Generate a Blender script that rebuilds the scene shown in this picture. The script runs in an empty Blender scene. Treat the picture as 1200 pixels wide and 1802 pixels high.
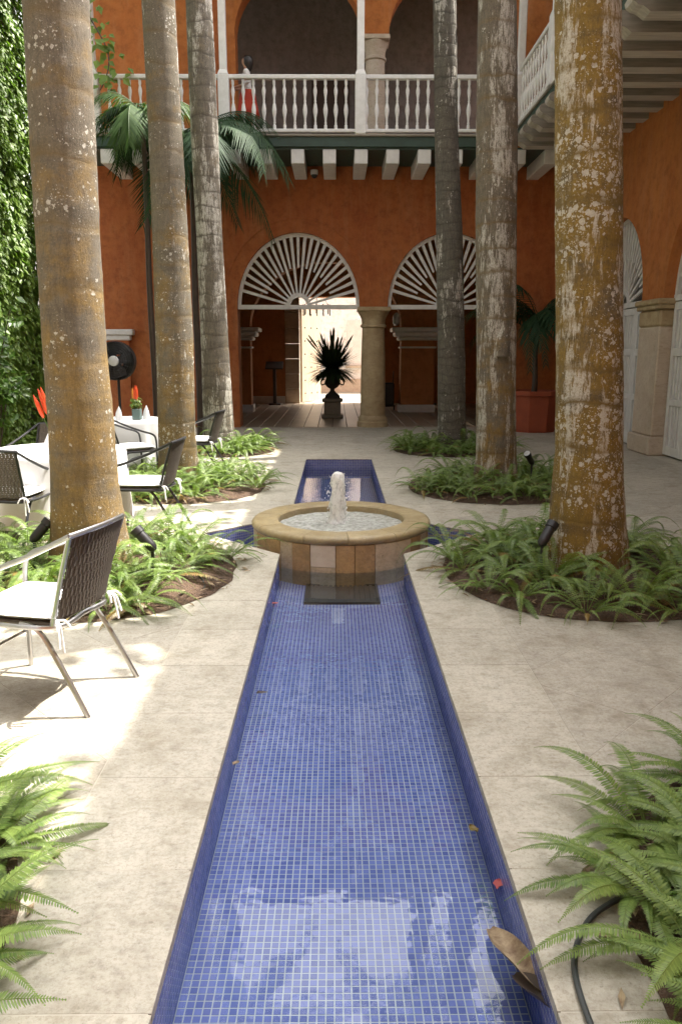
import bpy, bmesh, math, random
from math import sin, cos, pi, radians as R, sqrt
from mathutils import Vector, Matrix, noise as mnoise
random.seed(7)
S = bpy.context.scene
COL = S.collection

# ------------------------------------------------------------------ camera, sky, sun, exposure
cam_d = bpy.data.cameras.new('camera')
cam = bpy.data.objects.new('camera', cam_d); COL.objects.link(cam)
cam_d.sensor_fit = 'VERTICAL'; cam_d.sensor_height = 36.0; cam_d.lens = 27.0
cam_d.clip_start = 0.05; cam_d.clip_end = 600
cam.location = (-0.045, 0, 1.6)
cam.rotation_euler = (R(90) - math.atan(280/1351.5), 0, -math.atan(9/1351.5))
S.camera = cam
SUN_EL, SUN_AZ = R(62), R(66)                     # azimuth from +Y towards +X
w = bpy.data.worlds.new('World'); S.world = w; w.use_nodes = True
wn = w.node_tree; bg = wn.nodes['Background']
sky = wn.nodes.new('ShaderNodeTexSky'); sky.sky_type = 'NISHITA'; sky.sun_disc = False
sky.sun_elevation = SUN_EL; sky.sun_rotation = SUN_AZ
sky.air_density = 0.8; sky.dust_density = 5.0; sky.ozone_density = 0.4
# broken bright cloud over the whole sky, at the sky's own brightness
tc = wn.nodes.new('ShaderNodeTexCoord'); cn = wn.nodes.new('ShaderNodeTexNoise'); cn.inputs['Scale'].default_value = 2.2; cn.inputs['Detail'].default_value = 7.0; cn.inputs['Roughness'].default_value = 0.55
wn.links.new(tc.outputs['Generated'], cn.inputs['Vector'])
cr = wn.nodes.new('ShaderNodeValToRGB'); cr.color_ramp.elements[0].position = 0.36; cr.color_ramp.elements[1].position = 0.56; wn.links.new(cn.outputs[0], cr.inputs[0])
bw = wn.nodes.new('ShaderNodeRGBToBW'); wn.links.new(sky.outputs[0], bw.inputs[0])
cm = wn.nodes.new('ShaderNodeMix'); cm.data_type = 'RGBA'; cm.blend_type = 'MULTIPLY'; cm.inputs[0].default_value = 1.0
wn.links.new(bw.outputs[0], cm.inputs[6]); cm.inputs[7].default_value = (2.45, 2.42, 2.4, 1)
cx = wn.nodes.new('ShaderNodeMix'); cx.data_type = 'RGBA'; wn.links.new(cr.outputs[0], cx.inputs[0]); wn.links.new(sky.outputs[0], cx.inputs[6]); wn.links.new(cm.outputs[2], cx.inputs[7])
wn.links.new(cx.outputs[2], bg.inputs[0]); bg.inputs[1].default_value = 0.15
sd = bpy.data.lights.new('sun', 'SUN'); sd.energy = 5.0; sd.angle = R(0.55); sd.color = (1, 0.93, 0.82)
sun = bpy.data.objects.new('sun', sd); COL.objects.link(sun)
to_sun = Vector((sin(SUN_AZ)*cos(SUN_EL), cos(SUN_AZ)*cos(SUN_EL), sin(SUN_EL)))
sun.rotation_euler = to_sun.to_track_quat('Z', 'Y').to_euler(); sun.location = (8, 8, 20)
S.view_settings.view_transform = 'Standard'; S.view_settings.look = 'None'
S.view_settings.gamma = 1; S.view_settings.exposure = 1.55
S.cycles.use_denoising = True
S.cycles.max_bounces = 8; S.cycles.diffuse_bounces = 4; S.cycles.glossy_bounces = 3
S.cycles.transparent_max_bounces = 8; S.cycles.sample_clamp_indirect = 6
S.cycles.caustics_reflective = False; S.cycles.caustics_refractive = False

# ------------------------------------------------------------------ node helpers and materials
def N(nt, typ, _props=None, **ins):
    n = nt.nodes.new('ShaderNode' + typ)
    for k, v in (_props or {}).items(): setattr(n, k, v)
    for k, v in ins.items():
        k = k.replace('_', ' ')
        key = int(k[1:]) if k[0] == 'i' and k[1:].isdigit() else k
        s = n.inputs[key]
        if isinstance(v, bpy.types.NodeSocket): nt.links.new(v, s)
        elif isinstance(v, bpy.types.Node): nt.links.new(v.outputs[0], s)
        else:
            if s.type == 'RGBA' and len(v) == 3: v = (*v, 1)
            s.default_value = v
    return n
def ramp(nt, fac, stops, interp='LINEAR'):
    r = nt.nodes.new('ShaderNodeValToRGB'); nt.links.new(fac, r.inputs[0])
    e = r.color_ramp.elements; r.color_ramp.interpolation = interp
    while len(e) < len(stops): e.new(0.5)
    for i, (p, c) in enumerate(stops):
        e[i].position = p; e[i].color = (c, c, c, 1) if isinstance(c, (int, float)) else (*c, 1)
    return r.outputs[0]
def mix(nt, fac, a, b, blend='MIX'):
    m = nt.nodes.new('ShaderNodeMix'); m.data_type = 'RGBA'; m.blend_type = blend
    for s, v in ((m.inputs[0], fac), (m.inputs[6], a), (m.inputs[7], b)):
        if isinstance(v, bpy.types.NodeSocket): nt.links.new(v, s)
        elif isinstance(v, bpy.types.Node): nt.links.new(v.outputs[0], s)
        elif s.type == 'RGBA': s.default_value = (*v, 1) if len(v) == 3 else v
        else: s.default_value = v
    return m.outputs[2]
def math_(nt, op, a, b=0.0):
    m = nt.nodes.new('ShaderNodeMath'); m.operation = op
    for s, v in ((m.inputs[0], a), (m.inputs[1], b)):
        if isinstance(v, bpy.types.NodeSocket): nt.links.new(v, s)
        else: s.default_value = v
    return m.outputs[0]
def new_mat(name):
    m = bpy.data.materials.new(name); m.use_nodes = True
    nt = m.node_tree; return m, nt, nt.nodes['Principled BSDF']
def coords(nt, scale=(1, 1, 1), world=False):
    src = N(nt, 'NewGeometry').outputs['Position'] if world else N(nt, 'TexCoord').outputs['Object']
    return N(nt, 'Mapping', Vector=src, Scale=scale).outputs[0]
def bump(nt, b, h, strength, dist=0.01):
    bp = N(nt, 'Bump', Height=h, Strength=strength, Distance=dist); nt.links.new(bp.outputs[0], b.inputs['Normal'])

def plain(name, c1, c2=None, scale=6, rough=0.6, bmp=0.15, bscale=60, metal=0.0, rnd=0.0, stretch=(1, 1, 1), spec=0.5, dist=0.004):
    """two tones mottled by noise, fine bump, optional brightness change from object to object"""
    m, nt, b = new_mat(name)
    v = coords(nt, stretch, world=True)
    n = N(nt, 'TexNoise', Vector=v, Scale=scale, Detail=6.0, Roughness=0.62)
    c = mix(nt, ramp(nt, n.outputs[0], [(0.32, 0), (0.68, 1)]), c1, c2 or tuple(x*0.75 for x in c1))
    if rnd:
        oi = N(nt, 'ObjectInfo').outputs['Random']
        k = math_(nt, 'MULTIPLY_ADD', oi, rnd*2); nt.nodes[-1].inputs[2].default_value = 1 - rnd
        c = mix(nt, 1.0, c, N(nt, 'CombineColor', Red=k, Green=k, Blue=k), 'MULTIPLY')
    nt.links.new(c, b.inputs['Base Color'])
    b.inputs['Roughness'].default_value = rough; b.inputs['Metallic'].default_value = metal
    b.inputs['Specular IOR Level'].default_value = spec
    if bmp:
        n2 = N(nt, 'TexNoise', Vector=v, Scale=bscale, Detail=4.0); bump(nt, b, n2.outputs[0], bmp, dist)
    return m

def stone_mat(name, c1, c2, c3, pit=0.5, rnd=0.08, rough=0.7, scale=2.2, stain=0.0):
    """travertine and coral stone: soft clouds, streaks, dark pits"""
    m, nt, b = new_mat(name)
    v = coords(nt, world=True)
    n1 = N(nt, 'TexNoise', Vector=v, Scale=scale, Detail=8.0, Roughness=0.65)
    n2 = N(nt, 'TexNoise', Vector=coords(nt, (3, 9, 9), True), Scale=2.6, Detail=7.0, Roughness=0.7)
    c = mix(nt, ramp(nt, n1.outputs[0], [(0.33, 0), (0.66, 1)]), c1, c2)
    c = mix(nt, ramp(nt, n2.outputs[0], [(0.5, 0), (0.72, 0.75)]), c, c3)
    n3 = N(nt, 'TexNoise', Vector=v, Scale=34.0, Detail=5.0, Roughness=0.75)
    pits = ramp(nt, n3.outputs[0], [(0.60, 0), (0.70, 1)])
    c = mix(nt, math_(nt, 'MULTIPLY', pits, pit), c, tuple(x*0.35 for x in c3))
    n5 = N(nt, 'TexNoise', Vector=v, Scale=0.9, Detail=5.0, Roughness=0.6)
    c = mix(nt, ramp(nt, n5.outputs[0], [(0.48, 0), (0.75, 0.55)]), c, tuple(x*0.62 for x in c2))
    if stain:
        n8 = N(nt, 'TexNoise', Vector=v, Scale=15.0, Detail=10.0, Roughness=0.78)
        c = mix(nt, ramp(nt, n8.outputs[0], [(0.36, 0.55*stain), (0.50, 0)]), c, tuple(x*0.62 for x in c3))
        c = mix(nt, ramp(nt, n8.outputs[0], [(0.54, 0), (0.70, 0.5*stain)]), c, tuple(min(0.8, x*1.22) for x in c1))
        n6 = N(nt, 'TexNoise', Vector=v, Scale=4.5, Detail=10.0, Roughness=0.72)
        c = mix(nt, ramp(nt, n6.outputs[0], [(0.50, 0), (0.60, 0.30*stain), (0.72, 0.75*stain)]), c, (0.20, 0.165, 0.10))
        n7 = N(nt, 'TexNoise', Vector=v, Scale=55.0, Detail=8.0, Roughness=0.85)
        c = mix(nt, ramp(nt, n7.outputs[0], [(0.36, 0.62*stain), (0.52, 0)]), c, (0.19, 0.15, 0.10))
    if rnd:
        oi = N(nt, 'ObjectInfo').outputs['Random']
        k = math_(nt, 'MULTIPLY_ADD', oi, rnd*2); nt.nodes[-1].inputs[2].default_value = 1 - rnd
        c = mix(nt, 1.0, c, N(nt, 'CombineColor', Red=k, Green=k, Blue=k), 'MULTIPLY')
    nt.links.new(c, b.inputs['Base Color']); b.inputs['Roughness'].default_value = rough
    h = math_(nt, 'SUBTRACT', n3.outputs[0], pits); bump(nt, b, h, 0.25, 0.006)
    return m

def plaster(name, c1, c2, c3):
    m, nt, b = new_mat(name)
    v = coords(nt, world=True)
    n1 = N(nt, 'TexNoise', Vector=v, Scale=1.3, Detail=10.0, Roughness=0.72)
    n2 = N(nt, 'TexNoise', Vector=coords(nt, (5, 5, 0.8), True), Scale=1.0, Detail=8.0, Roughness=0.7)
    n4 = N(nt, 'TexNoise', Vector=v, Scale=5.5, Detail=10.0, Roughness=0.75)
    c = mix(nt, ramp(nt, n1.outputs[0], [(0.36, 0), (0.64, 1)]), c1, c2)
    c = mix(nt, ramp(nt, n2.outputs[0], [(0.50, 0), (0.68, 0.8)]), c, c3)
    c = mix(nt, ramp(nt, n4.outputs[0], [(0.34, 0.6), (0.52, 0)]), c, tuple(x*0.55 for x in c2))
    c = mix(nt, ramp(nt, n4.outputs[0], [(0.55, 0), (0.75, 0.35)]), c, tuple(min(1, x*1.25+0.015) for x in c3))
    nt.links.new(c, b.inputs['Base Color']); b.inputs['Roughness'].default_value = 0.85
    n3 = N(nt, 'TexNoise', Vector=v, Scale=9.0, Detail=10.0, Roughness=0.65); bump(nt, b, n3.outputs[0], 0.5, 0.03)
    return m

def leaf_mat(name, c1, c2, rough=0.45, trans=0.35, scale=3.0, spec=0.5):
    m, nt, b = new_mat(name)
    n1 = N(nt, 'TexNoise', Vector=coords(nt, world=True), Scale=scale, Detail=3.0)
    isl = N(nt, 'NewGeometry').outputs['Random Per Island']
    oi = N(nt, 'ObjectInfo').outputs['Random']
    f = math_(nt, 'ADD', math_(nt, 'MULTIPLY', isl, 0.45), math_(nt, 'MULTIPLY', oi, 0.3))
    f = math_(nt, 'ADD', f, math_(nt, 'MULTIPLY', n1.outputs[0], 0.35))
    c = mix(nt, ramp(nt, f, [(0.2, 0), (0.85, 1)]), c1, c2)
    nt.links.new(c, b.inputs['Base Color']); b.inputs['Roughness'].default_value = rough; b.inputs['Specular IOR Level'].default_value = spec
    tr = N(nt, 'BsdfTranslucent', Color=mix(nt, 1.0, c, (1.0, 1.25, 0.45), 'MULTIPLY'))
    ms = N(nt, 'MixShader', i0=trans, i1=b.outputs[0], i2=tr.outputs[0])
    nt.links.new(ms.outputs[0], nt.nodes['Material Output'].inputs[0])
    return m

def trunk_mat(name, c_base, c_lichen, lichen, spots, patch, ring, seed, zfade=0.0, dark=0.4, ringw=0.35):
    """palm trunk: grey-brown skin, mustard lichen, white lichen spots and flaking patches broken by ring scars"""
    m, nt, b = new_mat(name)
    pos = N(nt, 'NewGeometry').outputs['Position']
    v = N(nt, 'Mapping', Vector=pos, Location=(seed*3.1, seed*1.7, seed*0.9)).outputs[0]
    vs = N(nt, 'Mapping', Vector=pos, Location=(seed*3.1, seed*1.7, 0), Scale=(1, 1, 0.22)).outputs[0]
    vh = N(nt, 'Mapping', Vector=pos, Location=(seed*3.1, seed*1.7, 0), Scale=(0.5, 0.5, 2.6)).outputs[0]
    sx = N(nt, 'SeparateXYZ', Vector=pos)
    nz = N(nt, 'TexNoise', Vector=v, Scale=3.1, Detail=4.0)
    big = N(nt, 'TexNoise', Vector=v, Scale=3.4, Detail=8.0, Roughness=0.66)
    fine = N(nt, 'TexNoise', Vector=vs, Scale=42.0, Detail=10.0, Roughness=0.75)
    grain = N(nt, 'TexNoise', Vector=v, Scale=75.0, Detail=8.0, Roughness=0.78)
    band = N(nt, 'TexNoise', Vector=vh, Scale=3.5, Detail=6.0, Roughness=0.6)
    zz = math_(nt, 'ADD', sx.outputs['Z'], math_(nt, 'MULTIPLY', nz.outputs[0], 0.22))
    fr = math_(nt, 'FRACT', math_(nt, 'DIVIDE', zz, ring))
    rg = ramp(nt, fr, [(0.0, 1), (0.06, 0.6), (0.20, 0), (0.90, 0), (1.0, 1)])
    rg = math_(nt, 'MULTIPLY', rg, ramp(nt, band.outputs[0], [(0.3, 0.25), (0.6, 1)]))
    lf = math_(nt, 'SUBTRACT', big.outputs[0], math_(nt, 'MULTIPLY', sx.outputs['Z'], zfade))
    c = mix(nt, ramp(nt, lf, [(0.60 - lichen*0.34, 0), (0.74 - lichen*0.30, 1)]), c_base, c_lichen)
    c = mix(nt, ramp(nt, band.outputs[0], [(0.48, 0), (0.70, 0.55)]), c, tuple(x*0.55 for x in c_base))
    c = mix(nt, ramp(nt, fine.outputs[0], [(0.38, dark), (0.56, 0)]), c, tuple(x*0.30 for x in c_base))
    c = mix(nt, ramp(nt, grain.outputs[0], [(0.34, 0.55), (0.52, 0)]), c, tuple(x*0.40 for x in c_base))
    c = mix(nt, ramp(nt, grain.outputs[0], [(0.54, 0), (0.72, 0.5)]), c, tuple(min(0.6, x*1.8+0.03) for x in c_base))
    c = mix(nt, math_(nt, 'MULTIPLY', rg, 0.6), c, tuple(x*0.62 for x in c_lichen) if lichen > 0.5 else tuple(x*ringw for x in c_base))
    wv = N(nt, 'TexNoise', Vector=v, Scale=60.0, Detail=3.0)
    vd = mix(nt, 0.035, v, wv.outputs['Color'], 'ADD')
    dens = N(nt, 'TexNoise', Vector=v, Scale=2.7, Detail=4.0, Roughness=0.6)
    ws = None
    for sc_, k_ in ((17.0, 0.30), (34.0, 0.26), (62.0, 0.22)):
        sp = N(nt, 'TexVoronoi', Vector=vd, Scale=sc_, Randomness=1.0)
        thr = ramp(nt, dens.outputs[0], [(0.46 - spots*0.12, 0.03), (0.66 - spots*0.10, k_*(0.55+0.75*spots))])
        w_ = math_(nt, 'LESS_THAN', sp.outputs['Distance'], thr)
        # only some of the cells carry a fleck
        pick = N(nt, 'SeparateColor', Color=sp.outputs['Color'])
        w_ = math_(nt, 'MULTIPLY', w_, math_(nt, 'LESS_THAN', pick.outputs[0], 0.25+0.6*spots))
        ws = w_ if ws is None else math_(nt, 'MAXIMUM', ws, w_)
    pn = N(nt, 'TexNoise', Vector=vs, Scale=4.6, Detail=10.0, Roughness=0.76)
    wp = ramp(nt, pn.outputs[0], [(0.70 - patch*0.24, 0), (0.735 - patch*0.24, 1)])
    wp = math_(nt, 'MULTIPLY', wp, ramp(nt, fine.outputs[0], [(0.40, 0), (0.50, 1)]))
    wp = math_(nt, 'MULTIPLY', wp, ramp(nt, grain.outputs[0], [(0.36, 0), (0.46, 1)]))
    wh = math_(nt, 'MAXIMUM', ws, wp)
    wh = math_(nt, 'MULTIPLY', wh, math_(nt, 'SUBTRACT', 1.0, rg))
    c = mix(nt, math_(nt, 'MULTIPLY', wh, 0.8), c, mix(nt, ramp(nt, grain.outputs[0], [(0.35, 0), (0.65, 1)]), (0.40, 0.37, 0.31), (0.66, 0.64, 0.58)))
    nt.links.new(c, b.inputs['Base Color']); b.inputs['Roughness'].default_value = 0.88
    h = math_(nt, 'SUBTRACT', math_(nt, 'ADD', fine.outputs[0], grain.outputs[0]), math_(nt, 'MULTIPLY', rg, 0.8)); bump(nt, b, h, 0.6, 0.01)
    return m

M = {}
M['paver'] = stone_mat('paving_travertine', (0.49, 0.455, 0.38), (0.41, 0.375, 0.31), (0.35, 0.315, 0.25), pit=0.6, stain=1.0, rnd=0.07)
M['coping'] = stone_mat('coping_travertine', (0.51, 0.475, 0.395), (0.44, 0.405, 0.33), (0.37, 0.335, 0.265), pit=0.6, rnd=0.06, stain=0.9)
M['joint'] = plain('joint_mortar', (0.52, 0.48, 0.40), (0.38, 0.34, 0.27), rough=0.9)
M['ground'] = plain('ground_earth', (0.22, 0.19, 0.15), rough=0.95)
M['coral'] = stone_mat('coral_stone', (0.50, 0.40, 0.24), (0.36, 0.26, 0.14), (0.30, 0.22, 0.12), pit=0.85, rnd=0.05, scale=5)
M['coral_pale'] = stone_mat('coral_stone_pale', (0.58, 0.50, 0.40), (0.50, 0.40, 0.30), (0.36, 0.28, 0.2), pit=0.85, rnd=0.05, scale=5)
M['orange'] = plaster('orange_plaster', (0.48, 0.175, 0.042), (0.40, 0.125, 0.028), (0.44, 0.18, 0.065))
M['red'] = plaster('red_plaster', (0.42, 0.135, 0.036), (0.33, 0.088, 0.022), (0.40, 0.15, 0.055))
M['ochre'] = plaster('ochre_plaster', (0.52, 0.23, 0.085), (0.44, 0.18, 0.06), (0.40, 0.16, 0.06))
M['grey_wall'] = plaster('grey_plaster', (0.24, 0.23, 0.22), (0.20, 0.19, 0.18), (0.27, 0.255, 0.24))
M['white_wall'] = plaster('white_plaster', (0.86, 0.87, 0.87), (0.83, 0.84, 0.84), (0.78, 0.78, 0.77))
M['white_wood'] = plain('white_painted_wood', (0.82, 0.81, 0.79), (0.70, 0.69, 0.66), scale=9, rough=0.55, bmp=0.1)
M['grey_white'] = plain('pale_painted_wood', (0.74, 0.73, 0.70), (0.62, 0.61, 0.58), scale=7, rough=0.6, bmp=0.12)
M['green_wood'] = plain('green_painted_wood', (0.045, 0.085, 0.065), (0.035, 0.06, 0.045), scale=5, rough=0.6)
M['joist_wood'] = plain('weathered_timber', (0.30, 0.265, 0.215), (0.19, 0.165, 0.13), scale=2.5, rough=0.8, bmp=0.3, stretch=(1, 1, 12), rnd=0.1)
M['joist_bounce'] = plain('timber_bounce_lit', (0.56, 0.52, 0.45), (0.38, 0.35, 0.30), scale=2.5, rough=0.8, bmp=0.3, stretch=(1, 10, 10), rnd=0.12)  # joist bottoms and noses: light bounced off the ground put into their colour
M['dark_wood'] = plain('dark_timber', (0.07, 0.045, 0.03), (0.04, 0.028, 0.02), scale=4, rough=0.6)
M['door_wood'] = plain('pale_door_timber', (0.55, 0.45, 0.33), (0.42, 0.33, 0.23), scale=3, rough=0.7, stretch=(8, 8, 1))
M['roof_tile'] = plain('clay_roof_tile', (0.36, 0.15, 0.08), (0.26, 0.11, 0.06), scale=3, rough=0.9)
M['plank'] = stone_mat('gallery_floor_stone', (0.34, 0.27, 0.19), (0.28, 0.21, 0.15), (0.22, 0.17, 0.12), pit=0.3, rough=0.38)
M['soil'] = plain('mulch_soil', (0.125, 0.075, 0.045), (0.06, 0.037, 0.024), scale=30, rough=0.95, bmp=1.0, bscale=70, dist=0.03)
M['black'] = plain('black_metal', (0.012, 0.012, 0.013), (0.02, 0.02, 0.022), rough=0.42, bmp=0)
M['iron'] = plain('dark_iron', (0.02, 0.018, 0.016), (0.03, 0.025, 0.02), rough=0.5, bmp=0.1)
M['alu'] = plain('brushed_aluminium', (0.55, 0.55, 0.56), (0.48, 0.48, 0.49), scale=20, rough=0.32, bmp=0.05, metal=1.0)
M['shaded_alu_tube'] = plain('shaded_alu_tube', (0.06, 0.06, 0.065), (0.05, 0.05, 0.052), rough=0.35, bmp=0, metal=0.6)  # same aluminium tube, shade put into its colour for the farther chairs
M['weave'] = plain('brown_weave', (0.13, 0.11, 0.09), (0.085, 0.07, 0.058), scale=40, rough=0.6, bmp=0.4, bscale=180)
M['cloth'] = plain('white_cloth', (0.80, 0.80, 0.80), (0.76, 0.76, 0.77), scale=3, rough=0.9, bmp=0.08, bscale=250)
M['glassware'] = plain('green_glass', (0.12, 0.18, 0.17), (0.16, 0.22, 0.2), rough=0.15, bmp=0)
M['red_flower'] = plain('red_bract', (0.70, 0.05, 0.015), (0.62, 0.10, 0.02), scale=30, rough=0.5)
M['orange_flower'] = plain('orange_bract', (0.75, 0.30, 0.03), (0.6, 0.2, 0.03), scale=30, rough=0.5)
M['terracotta'] = plain('terracotta_planter', (0.34, 0.075, 0.028), (0.26, 0.055, 0.022), scale=4, rough=0.75)
M['urn'] = plain('dark_stone_urn', (0.06, 0.055, 0.045), (0.035, 0.03, 0.028), scale=8, rough=0.8)
M['pedestal'] = stone_mat('pedestal_stone', (0.22, 0.19, 0.15), (0.18, 0.15, 0.11), (0.14, 0.12, 0.09), pit=0.5)
M['rim'] = stone_mat('fountain_rim_stone', (0.42, 0.335, 0.18), (0.29, 0.215, 0.095), (0.46, 0.39, 0.26), pit=0.8, rnd=0.15, rough=0.5, stain=0.8, scale=6)
M['drum_a'] = stone_mat('fountain_ochre_stone', (0.60, 0.41, 0.20), (0.49, 0.31, 0.13), (0.44, 0.28, 0.12), pit=0.8, rnd=0.12, stain=0.7, scale=7)
M['drum_b'] = stone_mat('fountain_tan_stone', (0.70, 0.60, 0.42), (0.62, 0.50, 0.32), (0.55, 0.43, 0.26), pit=0.8, stain=0.6, rnd=0.08, scale=7)
M['drum_c'] = stone_mat('fountain_pale_stone', (0.74, 0.68, 0.55), (0.68, 0.60, 0.46), (0.60, 0.52, 0.38), pit=0.3, rnd=0.04, scale=7)
M['fern'] = leaf_mat('fern_leaf', (0.075, 0.14, 0.026), (0.23, 0.31, 0.075), trans=0.3)
M['fern_old'] = leaf_mat('fern_leaf_dry', (0.20, 0.17, 0.04), (0.28, 0.15, 0.05), trans=0.3)
M['ivy'] = leaf_mat('ivy_leaf', (0.085, 0.165, 0.025), (0.23, 0.33, 0.06), rough=0.45, trans=0.35)
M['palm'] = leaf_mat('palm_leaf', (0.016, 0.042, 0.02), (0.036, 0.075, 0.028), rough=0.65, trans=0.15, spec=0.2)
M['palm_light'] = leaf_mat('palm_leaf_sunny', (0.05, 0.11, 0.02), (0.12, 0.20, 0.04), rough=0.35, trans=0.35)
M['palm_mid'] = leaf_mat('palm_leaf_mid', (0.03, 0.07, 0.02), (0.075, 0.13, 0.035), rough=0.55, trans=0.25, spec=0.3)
M['dark_leaf'] = leaf_mat('dark_arrangement_leaf', (0.02, 0.04, 0.016), (0.05, 0.085, 0.03), trans=0.25)
M['dry_leaf'] = plain('dry_leaf', (0.36, 0.28, 0.17), (0.13, 0.075, 0.04), scale=30, rough=0.7, bmp=0.3)
M['petal'] = plain('fallen_petal', (0.62, 0.18, 0.14), (0.5, 0.1, 0.1), rough=0.7, bmp=0)
M['skin'] = plain('skin', (0.46, 0.26, 0.17), (0.42, 0.22, 0.14), rough=0.55, bmp=0)
M['hair'] = plain('black_hair', (0.012, 0.009, 0.008), (0.02, 0.015, 0.012), rough=0.4, stretch=(1, 1, 0.1), scale=60)
M['shirt'] = plain('white_blouse', (0.72, 0.70, 0.67), rough=0.85)
M['skirt'] = plain('red_skirt', (0.55, 0.07, 0.035), (0.45, 0.05, 0.03), rough=0.85)
M['grate'] = plain('drain_grate_metal', (0.035, 0.035, 0.028), (0.025, 0.024, 0.018), rough=0.6)
M['hose'] = plain('grey_hose', (0.05, 0.055, 0.055), (0.035, 0.04, 0.04), rough=0.5, bmp=0.05)
M['lamp_glass'] = plain('lamp_lens', (0.55, 0.56, 0.55), (0.4, 0.4, 0.4), rough=0.15, bmp=0)
# mosaic tile: colour varies a little from tile to tile
m, nt, b = new_mat('blue_mosaic_tile')
rr = math_(nt, 'FRACT', math_(nt, 'ADD', N(nt, 'NewGeometry').outputs['Random Per Island'], N(nt, 'ObjectInfo').outputs['Random']))
cl = N(nt, 'TexNoise', Vector=coords(nt, world=True), Scale=1.3, Detail=4.0)
c = mix(nt, ramp(nt, rr, [(0, 0), (1, 1)]), (0.090, 0.112, 0.31), (0.165, 0.190, 0.45))
c = mix(nt, ramp(nt, cl.outputs[0], [(0.42, 0), (0.75, 0.45)]), c, (0.18, 0.21, 0.42))
nt.links.new(c, b.inputs['Base Color']); b.inputs['Roughness'].default_value = 0.25; M['tile'] = m
M['grout'] = plain('tile_grout', (0.50, 0.51, 0.49), (0.36, 0.37, 0.37), scale=3, rough=0.9)
# still water: clear, mirror-like at grazing angles, faint ripples
def water_mat(name, scale, strength, tint, dist=0.01):
    m = bpy.data.materials.new(name); m.use_nodes = True; nt = m.node_tree; nt.nodes.remove(nt.nodes['Principled BSDF'])
    v = coords(nt, world=True)
    n1 = N(nt, 'TexNoise', Vector=v, Scale=scale, Detail=3.0, Roughness=0.5)
    pos = N(nt, 'NewGeometry').outputs['Position']; sp = N(nt, 'SeparateXYZ', Vector=pos)
    dy = math_(nt, 'SUBTRACT', sp.outputs['Y'], 6.78); d = math_(nt, 'SQRT', math_(nt, 'ADD', math_(nt, 'MULTIPLY', sp.outputs['X'], sp.outputs['X']), math_(nt, 'MULTIPLY', dy, dy)))
    wv = math_(nt, 'MULTIPLY', math_(nt, 'SINE', math_(nt, 'ADD', math_(nt, 'MULTIPLY', d, 60.0), math_(nt, 'MULTIPLY', n1.outputs[0], 6.0))), math_(nt, 'POWER', 2.718, math_(nt, 'MULTIPLY', d, -1.1)))
    hh = math_(nt, 'ADD', n1.outputs[0], math_(nt, 'MULTIPLY', wv, 0.35))
    bp = N(nt, 'Bump', Height=hh, Strength=strength, Distance=dist)
    fr = N(nt, 'Fresnel', IOR=1.5, Normal=bp.outputs[0])
    t = N(nt, 'BsdfTransparent', Color=tint); g = N(nt, 'BsdfGlossy', Color=(1, 1, 1), Roughness=0.0, Normal=bp.outputs[0])
    ms = N(nt, 'MixShader', i0=fr.outputs[0], i1=t.outputs[0], i2=g.outputs[0])
    nt.links.new(ms.outputs[0], nt.nodes['Material Output'].inputs[0]); return m
M['water'] = water_mat('pool_water', 7.0, 0.13, (0.86, 0.92, 0.97))
M['basin_water'] = None
m, nt, b = new_mat('foaming_water')
v = coords(nt, world=True)
n1 = N(nt, 'TexNoise', Vector=v, Scale=22.0, Detail=6.0, Roughness=0.7)
b.inputs['Roughness'].default_value = 0.08; b.inputs['Base Color'].default_value = (0.16, 0.17, 0.13, 1)
fo = N(nt, 'BsdfDiffuse', Color=(0.85, 0.86, 0.84)); bump(nt, b, n1.outputs[0], 0.2, 0.01)
ms = N(nt, 'MixShader', i0=ramp(nt, n1.outputs[0], [(0.40, 0.15), (0.75, 0.6)]), i1=b.outputs[0], i2=fo.outputs[0])
nt.links.new(ms.outputs[0], nt.nodes['Material Output'].inputs[0]); M['basin_water'] = m
m, nt, b = new_mat('spray')
v = coords(nt, (1, 1, 0.5), world=True)
n1 = N(nt, 'TexNoise', Vector=v, Scale=40.0, Detail=5.0, Roughness=0.7)
b.inputs['Base Color'].default_value = (0.94, 0.94, 0.93, 1); b.inputs['Roughness'].default_value = 0.2
b.inputs['Specular IOR Level'].default_value = 0.6; bump(nt, b, n1.outputs[0], 0.6, 0.01)
tl = N(nt, 'BsdfTranslucent', Color=(0.97, 0.97, 0.96)); tp = N(nt, 'BsdfTransparent', Color=(0.97, 0.98, 1))
m1 = N(nt, 'MixShader', i0=0.4, i1=b.outputs[0], i2=tl.outputs[0])
m2 = N(nt, 'MixShader', i0=ramp(nt, n1.outputs[0], [(0.36, 0.45), (0.52, 0.0)]), i1=m1.outputs[0], i2=tp.outputs[0])
nt.links.new(m2.outputs[0], nt.nodes['Material Output'].inputs[0]); M['spray'] = m

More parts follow.
